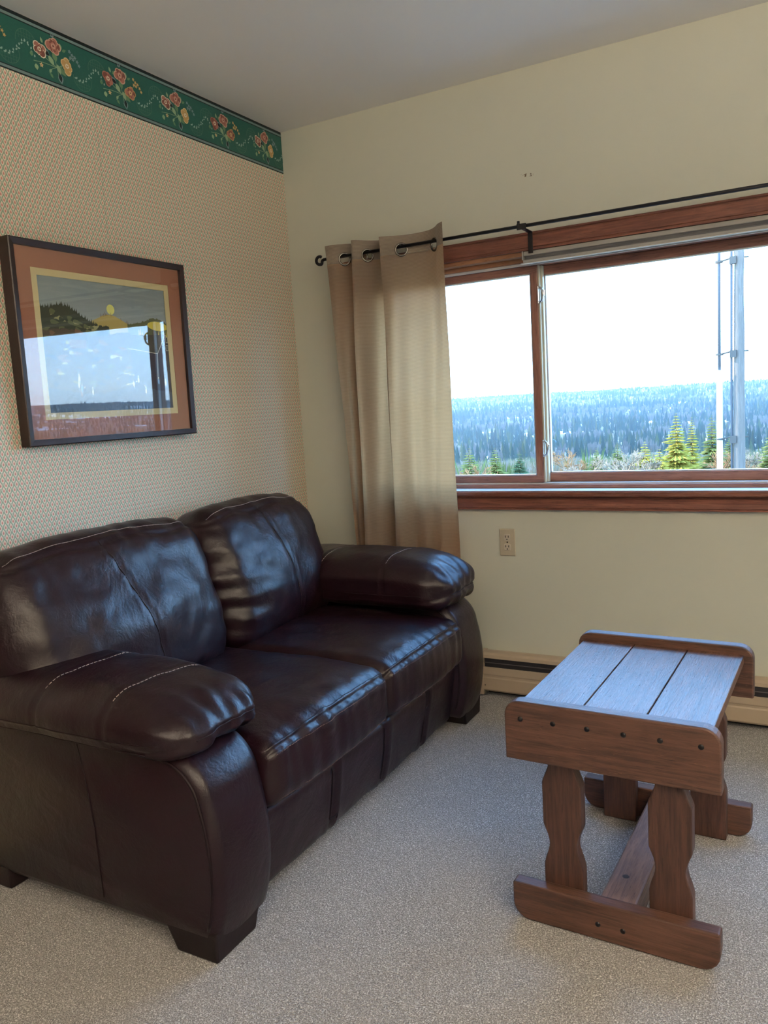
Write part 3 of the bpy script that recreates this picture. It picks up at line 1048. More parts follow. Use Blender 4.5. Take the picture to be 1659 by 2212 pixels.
def lh(u): return 0.066 + bell(u, -0.18, 0.085, 0.058) + bell(u, -0.26, 0.03, 0.02)
ridge(-0.264, 0.0, lh, -0.2, 'hill_dark', 0.004, 90)
for i in range(44):
    u = rr.uniform(-0.25, -0.05)
    v = rr.uniform(0.035, 0.058 + bell(u, -0.18, 0.085, 0.050))
    A.blob(u, v, rr.uniform(0.007, 0.020), rr.uniform(0.004, 0.009), rr.uniform(-0.4, 0.4), rr.choice(['hill_green', 'field', 'hill_dark', 'hill_green', 'hill_dark']), 9, 3, 0.2)
for i in range(24):
    u = -0.258 + 0.009 * i + rr.uniform(-0.003, 0.003)
    A.poly([(u - 0.004, lh(u) - 0.006), (u + 0.004, lh(u) - 0.006), (u, lh(u) + rr.uniform(0.006, 0.013))], 'hill_dark')
ridge(-0.264, 0.264, lambda u: 0.050 + 0.006 * math.sin(u * 30) - bell(u, -0.05, 0.12, 0.01), -0.205, 'earth', 0.003)
for i in range(70):
    A.blob(rr.uniform(-0.25, 0.1), rr.uniform(-0.13, 0.045), rr.uniform(0.008, 0.022), rr.uniform(0.003, 0.008), rr.uniform(-0.3, 0.3), rr.choice(['field', 'hill_green', 'earth', 'rust', 'shade']), 8, 3, 0.2)
for i in range(26):
    u = 0.12 + rr.uniform(0, 0.14)
    A.poly([(u - 0.003, 0.045), (u + 0.003, 0.045), (u, 0.068 + rr.uniform(-0.008, 0.006))], rr.choice(['rust', 'gold', 'earth']))
A.poly([(0.085, -0.150), (0.085, 0.0), (0.206, -0.014), (0.250, 0.050), (0.264, 0.025), (0.264, -0.150)], 'barn')
A.poly([(0.075, 0.0), (0.125, 0.046), (0.250, 0.052), (0.206, -0.014)], 'roof')
A.line([(0.075, -0.001), (0.206, -0.015), (0.250, 0.052), (0.264, 0.028)], 0.0020, 'pale')
A.line([(0.206, -0.014), (0.197, -0.112)], 0.0020, 'pale')
for u, v in ((0.2545, 0.006), (0.2555, 0.034)):
    A.poly([(u - 0.005, v - 0.010), (u + 0.005, v - 0.010), (u + 0.005, v + 0.010), (u - 0.005, v + 0.010)], 'pale')
    A.poly([(u - 0.0035, v - 0.0085), (u + 0.0035, v - 0.0085), (u + 0.0035, v + 0.0085), (u - 0.0035, v + 0.0085)], 'shade')
ridge(-0.264, 0.264, lambda u: -0.140 + 0.010 * math.sin(u * 17), -0.2085, 'water', 0.003)
A.poly([(-0.17, 0.020), (-0.15, 0.036), (-0.085, 0.036), (-0.10, 0.020)], 'roof')
A.poly([(-0.165, -0.006), (-0.165, 0.020), (-0.10, 0.020), (-0.10, -0.006)], 'rust')
for i in range(18):
    u, v = rr.uniform(-0.16, 0.24), rr.uniform(-0.150, -0.095)
    A.blob(u, v, 0.0042, 0.010, 0, rr.choice(['blue', 'shade', 'pale', 'rust']), 8)
    A.blob(u, v + 0.013, 0.0026, 0.003, 0, 'pale', 6)
me = bpy.data.meshes.new('landscape_painting')
me.from_pydata([(0.0011 + p[2], max(-PO - 0.003, min(PO + 0.003, p[0])), max(-PHH - 0.003, min(PHH + 0.003, p[1]))) for p in A.V], [], A.F)
for k in INKS: me.materials.append(ART[k])
me.polygons.foreach_set('material_index', A.M)
link('painted_landscape', me, None, pic)
INKS = save_inks

# ------------------------------------------------------------------ side table (local frame: x across the boards, y along the planks)
tb = tag(empty('side_table', (1.481, -1.383, 0.0), (0, 0, math.radians(-1.83))), 'low rustic wooden trestle table with a three plank top standing on the carpet', 'table')


def rrect(x0, x1, z0, z1, rt_, rb):
    P = []
    P += arc(x1 - rb, z0 + rb, rb, -90, 0, 5) if rb else [(x1, z0)]
    P += arc(x1 - rt_, z1 - rt_, rt_, 0, 90, 6) if rt_ else [(x1, z1)]
    P += arc(x0 + rt_, z1 - rt_, rt_, 90, 180, 6) if rt_ else [(x0, z1)]
    P += arc(x0 + rb, z0 + rb, rb, 180, 270, 5) if rb else [(x0, z0)]
    return P


def bolt(c, nrm, parent, r=0.0062):
    MB().disc(c, nrm, r, 12, 0.0028).build('screw', m_screw, parent, smooth=True, local=True)


for y0, y1, sgn in ((0.0, 0.035, -1), (0.580, 0.615, 1)):
    ap = MB().prism(rrect(-0.026, 0.442, 0.400, 0.5415, 0.036, 0.004), 'y', y0, y1).build('apron_board', m_tw_x, tb, local=True, bevel=0.004)
    yo = y0 if sgn < 0 else y1
    for s in (0.013, 0.090, 0.167, 0.246, 0.322, 0.403): bolt((s, yo, 0.500), (0, sgn, 0), ap)
    rn = MB().prism(rrect(-0.022, 0.438, 0.002, 0.092, 0.006, 0.040), 'y', y0, y1).build('foot_rail', m_tw_x, tb, local=True, bevel=0.004)
    for s in (0.180, 0.236): bolt((s, yo, 0.040), (0, sgn, 0), rn)
for x0, x1 in ((-0.008, 0.1345), (0.1375, 0.2765), (0.2795, 0.419)):
    MB().box(x0, x1, 0.0355, 0.5795, 0.494, 0.5195).build('plank', m_tw_y, tb, local=True, bevel=0.0022)
half = [(0.046, 0.001), (0.046, 0.134), (0.0435, 0.146)] + [(0.032 + 0.012 * (abs(z - 0.190) / 0.04) ** 1.8, z) for z in (0.158, 0.168, 0.180, 0.190, 0.200, 0.212, 0.222)] + \
       [(0.0455, 0.236), (0.046, 0.242), (0.046, 0.338), (0.044, 0.345), (0.037, 0.362), (0.031, 0.378), (0.029, 0.392), (0.029, 0.493)]
for xc in (0.092, 0.332):
    pts = [(xc + h, z) for h, z in half] + [(xc - h, z) for h, z in reversed(half)]
    for y0, y1 in ((0.0353, 0.0700), (0.5450, 0.5797)):
        MB().prism(pts, 'y', y0, y1).build('leg', m_tw_z, tb, local=True, bevel=0.003)
sr_ = MB().box(0.172, 0.256, 0.0355, 0.5795, 0.012, 0.078).build('stretcher', m_tw_s, tb, local=True, bevel=0.006)
MB().disc((0.207, 0.150, 0.0779), (0, 0, 1), 0.0088, 12, 0.0005).build('wood_knot', m_knot, sr_, local=True)
# ------------------------------------------------------------------ loveseat
sofa = tag(empty('loveseat', (0.47, -1.02, 0.0)), 'dark brown leather loveseat with puffy arms against the papered wall', 'sofa')
SO = np.array(sofa.location)


def cube_grid(n):
    """welded cube surface grid with n = (nx, ny, nz) cells; returns c in [-1,1]^3 and quads"""
    key, C, F = {}, [], []
    def vid(i, j, k):
        t = (i, j, k)
        if t not in key:
            key[t] = len(C)
            C.append((2 * i / n[0] - 1, 2 * j / n[1] - 1, 2 * k / n[2] - 1))
        return key[t]
    for a in range(3):
        b, c = (a + 1) % 3, (a + 2) % 3
        for s in (0, n[a]):
            for i in range(n[b]):
                for j in range(n[c]):
                    q = []
                    for di, dj in ((0, 0), (1, 0), (1, 1), (0, 1)):
                        t = [0, 0, 0]
                        t[a], t[b], t[c] = s, i + di, j + dj
                        q.append(vid(*t))
                    F.append(tuple(q) if s else tuple(reversed(q)))
    return np.array(C), np.array(F)


def normals(V, F):
    n = np.cross(V[F[:, 1]] - V[F[:, 0]], V[F[:, 2]] - V[F[:, 0]]) + np.cross(V[F[:, 2]] - V[F[:, 0]], V[F[:, 3]] - V[F[:, 0]])
    N = np.zeros_like(V)
    for k in range(4): np.add.at(N, F[:, k], n)
    return N / (np.linalg.norm(N, axis=1)[:, None] + 1e-12)


def soft(name, h, r, bulge, warp, disp, parent, mat, cell=0.012):
    h = np.array(h, float)
    n = [max(6, int(2 * k / cell)) for k in h]
    c, F = cube_grid(n)
    c2 = np.sign(c) * (1 - (1 - np.abs(c)) ** 1.25)            # denser near the edges
    p = c2 * h
    r = np.array(r if isinstance(r, (tuple, list)) else (r, r, r), float)
    b = h - r
    q = np.clip(p, -b, b)
    d = (p - q) / r
    L = np.linalg.norm(d, axis=1)[:, None]
    # rounded with per-axis radii
    p = q + d / L * r * np.minimum(1.0, 1.0)
    u = p / h
    f = [np.clip(1 - np.abs(u[:, k]) ** 2.2, 0, 1) for k in range(3)]
    p2 = p.copy()
    for k in range(3):
        i, j = (k + 1) % 3, (k + 2) % 3
        bk = bulge[k]
        if isinstance(bk, tuple):
            bk = np.where(u[:, k] > 0, bk[1], bk[0])
        p2[:, k] += bk * u[:, k] * f[i] ** 0.8 * f[j] ** 0.8
    V = warp(p2, u)
    N = normals(V, F)
    if disp is not None:
        V = V + N * disp(p2, u, V)[:, None]
    o = mesh_obj(name, V, F, mat, parent, True)
    o['tmp'] = 1
    del o['tmp']
    bv = BVHTree.FromPolygons([Vector(v) for v in V], [tuple(f_) for f_ in F])
    return o, bv


def stitches(name, bv, path, parent, mat, dash=0.008, gap=0.004, r=0.0011, off=0.0008, solid=False, n=14, ray=None):
    """thread lying on a surface along a world-space path"""
    P = catmull(path, n)
    pts = []
    for p in P:
        loc = None
        if ray is not None:
            loc, nr, _, _ = bv.ray_cast(Vector(p) - Vector(ray) * 0.6, Vector(ray))
        if loc is None:
            loc, nr, _, _ = bv.find_nearest(Vector(p))
        pts.append(loc + nr * off)
    L = [0.0]
    for a, b in zip(pts[:-1], pts[1:]): L.append(L[-1] + (b - a).length)
    def at(s):
        k = min(max(int(np.searchsorted(L, s)), 1), len(L) - 1)
        t = (s - L[k - 1]) / max(1e-9, L[k] - L[k - 1])
        return pts[k - 1].lerp(pts[k], t)
    m_ = MB()
    if solid:
        m_.tube(pts, r, 6)
    else:
        s = 0.0
        while s + dash < L[-1]:
            m_.tube([at(s), at(s + dash)], r, 5)
            s += dash + gap
    return m_.build(name, mat, parent, fixn=False, smooth=solid)


def groove(d, depth, w):
    return -depth * np.exp(-(d / w) ** 2) + 0.35 * depth * np.exp(-((np.abs(d) - 2.3 * w) / (1.1 * w)) ** 2)


# base: front rail and body
def base_warp(p, u):
    q = p.copy()
    q[:, 0] += 0.02 * (p[:, 2] / 0.11) * (u[:, 0] > 0.2)
    return q + np.array([0.475, -1.02, 0.148])
def base_disp(p, u, V):
    d = 0
    fr = (u[:, 0] > 0.9)
    for y in (-1.283, -0.985, -0.685): d = d + groove(V[:, 1] - y, 0.013, 0.010) * fr
    return d + 0.005 * fbm(V * 7, 3)
base, bvb = soft('base_frame', (0.415, 0.605, 0.118), 0.03, ((0, 0.012), 0, 0), base_warp, base_disp, sofa, m_leather, 0.0125)
for y in (-1.283, -0.985, -0.685):
    stitches('seam', bvb, [(0.95, y, z) for z in (0.05, 0.10, 0.16, 0.22, 0.25)], base, m_piping, r=0.0016, off=0.0, solid=True)
back, _ = soft('back_frame', (0.085, 0.765, 0.385), 0.05, (0, 0, 0), lambda p, u: p + np.array([0.118 , -1.02, 0.462]) + np.stack([-0.02 * u[:, 2], 0 * u[:, 0], 0 * u[:, 0]], 1), lambda p, u, V: 0.004 * fbm(V * 5, 3), sofa, m_leather, 0.03)

# arms
arm_prof = [(0.045, 0.045), (0.045, 0.45), (0.07, 0.485), (0.30, 0.492), (0.70, 0.498), (0.80, 0.492)] + arc(0.80, 0.372, 0.118, 84, 6, 9) + [(0.929, 0.33), (0.937, 0.25), (0.934, 0.17), (0.922, 0.10), (0.905, 0.045)]
def arm(side):
    yo, yi = (-1.818, -1.610) if side < 0 else (-0.222, -0.430)
    n_ = 15
    ys = np.linspace(0, 1, n_)
    prof = np.array(catmull(arm_prof, 3))
    V, F = [], []
    k = len(prof)
    for t in ys:
        e = (2 * t - 1)
        ins = 0.022 * (1 - math.sqrt(max(0, 1 - min(1, max(0, (abs(e) - 0.80) / 0.20)) ** 2)))
        cx, cz = 0.49, 0.27
        for (x, z) in prof:
            sx_ = 1 - ins / 0.44 * (1 if x > 0.3 else 1)
            sz_ = 1 - ins / 0.22
            bul = 0.010 * (1 - e * e) * max(0, (x - 0.75) / 0.18)
            V.append((cx + (x - cx) * sx_ + bul, yo + (yi - yo) * t, cz + (z - cz) * sz_))
    for i in range(n_ - 1):
        for j in range(k):
            F.append((i * k + j, i * k + (j + 1) % k, (i + 1) * k + (j + 1) % k, (i + 1) * k + j))
    F.append(tuple(range(k)))
    F.append(tuple(reversed(range((n_ - 1) * k, n_ * k))))
    a = MB().add(V, F).build('arm', m_leather, sofa, auto=1.0)
    # piping where the front band meets the side panels
    for t_, yy in ((0, yo), (1, yi)):
        e = 2 * t_ - 1
        pp = []
        for (x, z) in prof:
            if x > 0.60 and z > 0.05:
                pp.append((0.49 + (x - 0.49) * (1 - 0.018 / 0.44), yy + (0.010 if yy in (yo,) else -0.010) * (1 if side < 0 else -1) * 0.35, 0.27 + (z - 0.27) * (1 - 0.018 / 0.22)))
        MB().tube(pp, 0.0042, 8).build('piping', m_piping, a, smooth=True)
    return a
arms = {s: arm(s) for s in (-1, 1)}
# a faint upright seam on the outer side of the near arm
MB().tube([(0.565, -1.8185, 0.08), (0.560, -1.8190, 0.25), (0.545, -1.8185, 0.40), (0.530, -1.818, 0.47)], 0.0018, 6).build('seam', m_piping, arms[-1], smooth=True)

# feet
for yo, yi in ((-1.815, -1.650), (-0.225, -0.390)):
    for x0, x1, fr in ((0.775, 0.915, 1), (0.06, 0.20, 0)):
        a, b = (0.012, 0.016)
        V = [(x0 - (0.02 if fr else 0), yo, 0.075), (x1, yo, 0.075), (x1, yi, 0.075), (x0 - (0.02 if fr else 0), yi, 0.075)]
        s = 1 if yi > yo else -1
        V += [(x0 + 0.015, yo + s * 0.002, 0.001), (x1 - 0.004, yo + s * 0.002, 0.001), (x1 - 0.004, yi - s * 0.022, 0.001), (x0 + 0.015, yi - s * 0.022, 0.001)]
        F = [(0, 1, 2, 3), (7, 6, 5, 4), (0, 4, 5, 1), (1, 5, 6, 2), (2, 6, 7, 3), (3, 7, 4, 0)]
        MB().add(V, F).build('foot', m_foot, sofa, bevel=0.005)


# seat cushions
def seat(yc, hy, seed, ztilt):
    def warp(p, u):
        q = p.copy()
        # front lip rolls over slightly
        q[:, 2] += -0.012 * sstep(0.55, 1.0, u[:, 0]) * (u[:, 2] > 0) + ztilt * u[:, 1] * 0.0
        q[:, 2] += 0.012 * (1 - np.abs(u[:, 1]) ** 2) * (u[:, 2] > 0)
        q[:, 1] *= 1 + 0.012 * u[:, 0]
        q[:, 0] += 0.012 * np.clip(u[:, 0], 0, 1) * (1 - u[:, 1] ** 2)
        return q + np.array([0.618, yc, 0.358])
    def disp(p, u, V):
        # seam along the front top edge; second seam at the bottom of the front face
        e = (p[:, 0] - 0.300) + (p[:, 2] - 0.062)
        sl = (p[:, 2] - 0.066) - (p[:, 0] - 0.312)
        seamline = np.where((u[:, 0] > 0.7) & (u[:, 2] > 0.2), sl, 9)
        d = groove(seamline, 0.0045, 0.006)
        # gathers running back over the top and down the front from the seam
        g = pnoise(np.stack([V[:, 1] * 42 + 6 * seed, V[:, 0] * 4, V[:, 2] * 4], 1))
        g2 = pnoise(np.stack([V[:, 1] * 23 + 9 * seed, V[:, 0] * 5, V[:, 2] * 5], 1))
        near = np.exp(-np.abs(seamline) / 0.055) * (np.abs(seamline) < 2)
        front = (u[:, 0] > 0.86) * sstep(1.0, 0.6, np.abs(u[:, 2]))
        d = d + 0.0070 * g * near + 0.0080 * g2 * near + 0.0060 * g2 * front + 0.0035 * g * front
        topm = (u[:, 2] > 0.4)
        d = d + topm * (0.0085 * fbm(np.stack([V[:, 0] * 3.2 + seed, V[:, 1] * 4.2, V[:, 2] * 2], 1), 3) + 0.0030 * fbm(V * 14 + seed, 2))
        return d
    o, bv = soft('seat_cushion', (0.326, hy, 0.093), (0.050, 0.040, 0.050), ((0, 0.010), 0, (0.0, 0.016)), warp, disp, sofa, m_leather, 0.0095)
    stitches('stitching', bv, [(0.953, yc + hy * t, 0.412) for t in np.linspace(-0.93, 0.93, 9)], o, m_thread_dark, 0.006, 0.003, 0.0010, 0.0006)
    stitches('seam', bv, [(0.938, yc + hy * t, 0.437) for t in np.linspace(-0.97, 0.97, 9)], o, m_piping, r=0.0014, off=-0.0004, solid=True)
    stitches('stitching', bv, [(0.962, yc + hy * t, 0.284) for t in np.linspace(-0.95, 0.95, 9)], o, m_thread_dark, 0.006, 0.003, 0.0010, 0.0006)
    return o
seat(-1.310, 0.302, 1.0, 0)
seat(-0.716, 0.288, 2.0, 0)


# back cushions
def backc(yc, hy, seed, seams, gather):
    th = math.radians(13)
    def warp(p, u):
        q = p.copy()
        q[:, 0] *= 1 - 0.10 * u[:, 2]                                   # thinner towards the top
        q[:, 0] += 0.030 * np.clip(u[:, 0], 0, 1) * np.exp(-((u[:, 2] + 0.15) / 0.55) ** 2) * (1 - u[:, 1] ** 2)
        q[:, 2] += 0.020 * (1 - u[:, 1] ** 2) * (u[:, 2] > 0) * u[:, 2]
        q[:, 1] *= 1 + 0.03 * np.exp(-((u[:, 2] - 0.1) / 0.5) ** 2) - 0.035 * np.clip(u[:, 2], 0, 1) ** 2
        x = q[:, 0] * math.cos(th) - q[:, 2] * math.sin(th)
        z = q[:, 0] * math.sin(th) + q[:, 2] * math.cos(th)
        return np.stack([x + 0.222, q[:, 1] + yc, z + 0.648], 1)
    def disp(p, u, V):
        front = sstep(-0.2, 0.5, u[:, 0])
        d = 0
        ts = (u[:, 2] - (0.80 + 0.02 * np.sin(u[:, 1] * 9)))              # top seam, a little below the crest at the front
        tm = (u[:, 0] > 0.1) & (u[:, 2] > 0.4)
        d = d + np.where(tm, groove(ts * 0.25 - (0.9 - u[:, 0]) * 0.02, 0.0028, 0.005), 0)
        for (y0, y1) in seams:
            yy = y0 + (y1 - y0) * (1 - u[:, 2]) / 2 + 0.03 * (1 - u[:, 2] ** 2) * np.sign(y1 - y0)
            d = d + groove((u[:, 1] - yy) * hy, 0.0055, 0.006) * front * sstep(0.86, 0.78, u[:, 2])
        # gathers fanning from the side between the two cushions
        for sgn, amp in gather:
            e = np.clip((1 - sgn * u[:, 1]), 0, 2)
            w = np.exp(-e / 0.42) * front * np.exp(-(u[:, 2] / 0.75) ** 4)
            g = pnoise(np.stack([V[:, 2] * 26 + 3 * seed + 0.7 * u[:, 1], V[:, 1] * 3.0, V[:, 0] * 2], 1))
            d = d + amp * 0.024 * g * w
        g3 = pnoise(np.stack([V[:, 1] * 22 + 5 * seed, V[:, 2] * 5, V[:, 0] * 3], 1))
        d = d + 0.007 * g3 * np.exp(-np.abs(u[:, 2] - 0.82) / 0.28)
        d = d + front * (0.016 * fbm(np.stack([V[:, 0] * 2 + seed * 3, V[:, 1] * 4.0, V[:, 2] * 5.5], 1), 3) + 0.0022 * fbm(V * 15 + seed, 2))
        return d
    o, bv = soft('back_cushion', (0.135, hy, 0.255), (0.105, 0.085, 0.115), ((0.0, 0.030), 0.012, 0.0), warp, disp, sofa, m_leather, 0.0095)
    def surf(uy, uz, ux=0.9):
        p = np.array([[ux * 0.135, uy * hy, uz * 0.255]])
        return warp(p, np.array([[ux, uy, uz]]))[0] + np.array([0.02, 0, 0])
    stitches('stitching', bv, [surf(t, 0.86 + 0.02 * math.sin(t * 9), 0.62) + np.array([0.0, 0, 0.02]) for t in np.linspace(-0.92, 0.92, 15)], o, m_thread, 0.010, 0.002, 0.0010, 0.0010)
    for (y0, y1) in seams:
        pts = []
        for uz in np.linspace(0.82, -0.80, 9):
            yy = y0 + (y1 - y0) * (1 - uz) / 2 + 0.03 * (1 - uz ** 2) * (1 if y1 > y0 else -1)
            pts.append(surf(yy, uz, 1.0) + np.array([0.03, 0, 0]))
        stitches('seam', bv, pts, o, m_piping, r=0.0020, off=0.0003, solid=True, ray=(-1, 0, 0))
    return o
backc(-1.430, 0.385, 1.0, ((-0.16, 0.10),), ((1, 0.22),))
backc(-0.722, 0.315, 2.0, ((-0.10, 0.08),), ((-1, 1.0),))


# arm pads
def pad(yc, side, seed, hx=0.375, hy=0.172, hz=0.084, xc=0.555, zc=0.570, crown=0.018, sm=(-0.36, 0.39)):
    def warp(p, u):
        q = p.copy()
        front = sstep(0.35, 1.0, u[:, 0])
        q[:, 2] += -0.030 * front ** 1.6 * (0.6 + 0.4 * u[:, 2])
        q[:, 2] += crown * np.clip(u[:, 2], 0, 1) * (1 - u[:, 1] ** 2)
        q[:, 1] *= 1 - 0.05 * front
        q[:, 2] += np.where(u[:, 2] < 0, -0.012 * np.abs(u[:, 1]) ** 3, 0)
        return q + np.array([xc, yc, zc])
    def disp(p, u, V):
        d = 0
        out = np.abs(u[:, 1]) > 0.55
        # seam running round the side and the front end
        sd = (u[:, 2] + 0.34 - 0.25 * sstep(0.75, 1.0, u[:, 0])) * hz
        rimm = (np.abs(u[:, 1]) > 0.80) | (u[:, 0] > 0.86)
        d = d + groove(sd, 0.0050, 0.006) * rimm
        for x0 in sm:
            d = d + groove((u[:, 0] - x0 - 0.04 * u[:, 1]) * hx, 0.0035, 0.006) * (u[:, 2] > -0.3)
        g = pnoise(np.stack([V[:, 1] * 26 + seed, V[:, 2] * 16, V[:, 0] * 5], 1))
        d = d + 0.017 * g * sstep(0.66, 0.98, u[:, 0])
        g2 = pnoise(np.stack([V[:, 0] * 9 + seed, V[:, 1] * 5, V[:, 2] * 9], 1))
        d = d + 0.006 * g2 + 0.003 * fbm(V * 11 + seed, 2)
        return d
    o, bv = soft('arm_pad', (hx, hy, hz), (0.10, 0.085, 0.062), ((0, 0.014), 0.008, (0.0, 0.012)), warp, disp, sofa, m_leather, 0.0088)
    for x0 in (xc + sm[0] * hx, xc + sm[1] * hx):
        stitches('stitching', bv, [(x0 + 0.04 * hx * t, yc + hy * t, 0.60 + 0.09 * (1 - t * t)) for t in np.linspace(-0.80, 0.80, 11)], o, m_thread, 0.008, 0.004, 0.0011, 0.0008, ray=(0, 0, -1))
    zs_ = zc - 0.29 * hz
    for sg in (-1, 1):
        stitches('seam', bv, [(x, yc + sg * 0.22, zs_ - 0.002 + 0.0 * x) for x in np.linspace(0.24, 0.84, 8)], o, m_piping, r=0.0017, off=0.0004, solid=True, ray=(0, -sg, 0))
    stitches('seam', bv, [(xc + hx + 0.06, yc + hy * t, zc - 0.42 * hz + 0.012 * (1 - t * t)) for t in np.linspace(-0.62, 0.62, 8)], o, m_piping, r=0.0017, off=0.0004, solid=True, ray=(-1, 0, 0))
    stitches('seam', bv, [(x, yc + side * 0.22, zc - 0.72 * hz) for x in np.linspace(0.24, 0.80, 8)], o, m_piping, r=0.0020, off=0.0004, solid=True, ray=(0, -side, 0))
    return o
pad(-1.700, -1, 3.1, 0.435, 0.170, 0.066, 0.462, 0.548, 0.006, (0.04, 0.56))
pad(-0.388, 1, 8.3)

# ------------------------------------------------------------------ fill lamps (unseen, added behind the camera to brighten the room off the ceiling)
m_brass = plain('aged_brass', (0.45, 0.32, 0.16), 0.35, 0.5, 1.0)
m_shade = plain('frosted_bowl_glass', (0.75, 0.70, 0.60), 0.5)
mg = NT('lit_bulb')
mg.b.inputs['Emission Color'].default_value = (*LAMP_C, 1)
mg.b.inputs['Emission Strength'].default_value = 20.0
mg.set((0.8, 0.76, 0.7), 0.4)
for lx, ly, lab in ((2.60, -4.60, 'unseen brass uplight added as fill at the rear of the room'), (3.90, -3.20, 'unseen brass uplight added as fill by the right-hand wall')):
    fl = tag(empty('fill_lamp', (lx, ly, 0)), lab, 'lamp', 'added fill lamps')
    MB().tube([(0, 0, 0.0), (0, 0, 0.012), (0, 0, 0.03), (0, 0, 0.045)], [0.14, 0.14, 0.11, 0.02], 24).build('base', m_brass, fl, local=True)
    MB().tube([(0, 0, 0.04), (0, 0, 1.66)], 0.012, 12).build('pole', m_brass, fl, local=True, smooth=True)
    V, F = [], []
    for k, (r_, z) in enumerate(((0.03, 1.65), (0.09, 1.67), (0.15, 1.71), (0.185, 1.77), (0.18, 1.77), (0.145, 1.715), (0.085, 1.68), (0.02, 1.665))):
        for i in range(28): V.append((r_ * math.cos(2 * PI * i / 28), r_ * math.sin(2 * PI * i / 28), z))
    for k in range(7):
        for i in range(28): F.append((k * 28 + i, k * 28 + (i + 1) % 28, (k + 1) * 28 + (i + 1) % 28, (k + 1) * 28 + i))
    MB().add(V, F).build('lamp_shade', m_shade, fl, local=True, smooth=True, fixn=False)
    MB().disc((0, 0, 1.672), (0, 0, 1), 0.03, 16, 0.05, 5).build('bulb', mg.m, fl, local=True, smooth=True)
    ld = bpy.data.lights.new('fill_glow', 'AREA')
    ld.shape = 'DISK'
    ld.size = 0.30
    ld.energy = LAMP_E
    ld.color = LAMP_C
    lo = bpy.data.objects.new('fill_glow', ld)
    COL.objects.link(lo)
    lo.parent = fl
    lo.location = (0, 0, 1.775)
    lo.rotation_euler = (PI, 0, 0)

# ------------------------------------------------------------------ landscape outside
def prof(d):
    xs = [0, 3, 25, 60, 150, 300, 470, 700, 1100, 1600, 2100, 2500, 3300, 4200, 5200]
    zs = [-3.2, -3.4, -5.2, -8.0, -16, -28, -37, -45, -40, -22, -3, -1, -6, 14, 10]
    return np.interp(d, xs, zs)
def ground_z(x, y):
    x, y = np.asarray(x, float), np.asarray(y, float)
    d = np.hypot(x - 2, y)
    P = np.stack([x / 600, y / 600, 0 * x], -1).reshape(-1, 3)
    n_ = fbm(P, 4).reshape(x.shape)
    P2 = np.stack([x / 60, y / 60, 0 * x + 3], -1).reshape(-1, 3)
    n2 = fbm(P2, 2).reshape(x.shape)
    amp = np.interp(d, [0, 100, 400, 1200, 2200, 4000], [0, 0.6, 4, 11, 10, 18])
    return prof(d) + n_ * amp + n2 * np.interp(d, [0, 60, 2000], [0, 0.4, 2.0])
def snow_mask(x, y):
    P = np.stack([np.asarray(x) / 190, np.asarray(y) / 110, 0 * np.asarray(x) + 9], -1).reshape(-1, 3)
    return fbm(P, 3)
az = np.radians(np.concatenate([np.linspace(-75, -32, 16), np.linspace(-30, 2, 70), np.linspace(4, 80, 60)]))
ds = np.concatenate([np.linspace(0.5, 30, 8), np.geomspace(36, 5200, 86)])
DD, AA = np.meshgrid(ds, az, indexing='ij')
GX, GY = 2 + DD * np.sin(AA), 0.26 + DD * np.cos(AA)
GZ_ = ground_z(GX, GY)
V = np.stack([GX, GY, GZ_], -1).reshape(-1, 3)
na = len(az)
F = [(i * na + j, (i + 1) * na + j, (i + 1) * na + j + 1, i * na + j + 1) for i in range(len(ds) - 1) for j in range(na - 1)]
t = NT('winter_ground')
sv = t.coord((1 / 190, 1 / 110, 0.0))
nz = t.noise(1.0, 4, 0.55, sv)
n2 = t.noise(0.08, 4, 0.6, t.coord())
cg = t.mix(n2, (0.085, 0.070, 0.045), (0.125, 0.105, 0.065))
cg = t.mix(t.step(nz, 0.545, 0.60), cg, (0.62, 0.62, 0.62))
m_ground = t.set(cg, 0.9, 0.1)
gr = mesh_obj('ground', V, F, m_ground, None, True)
struct(gr)

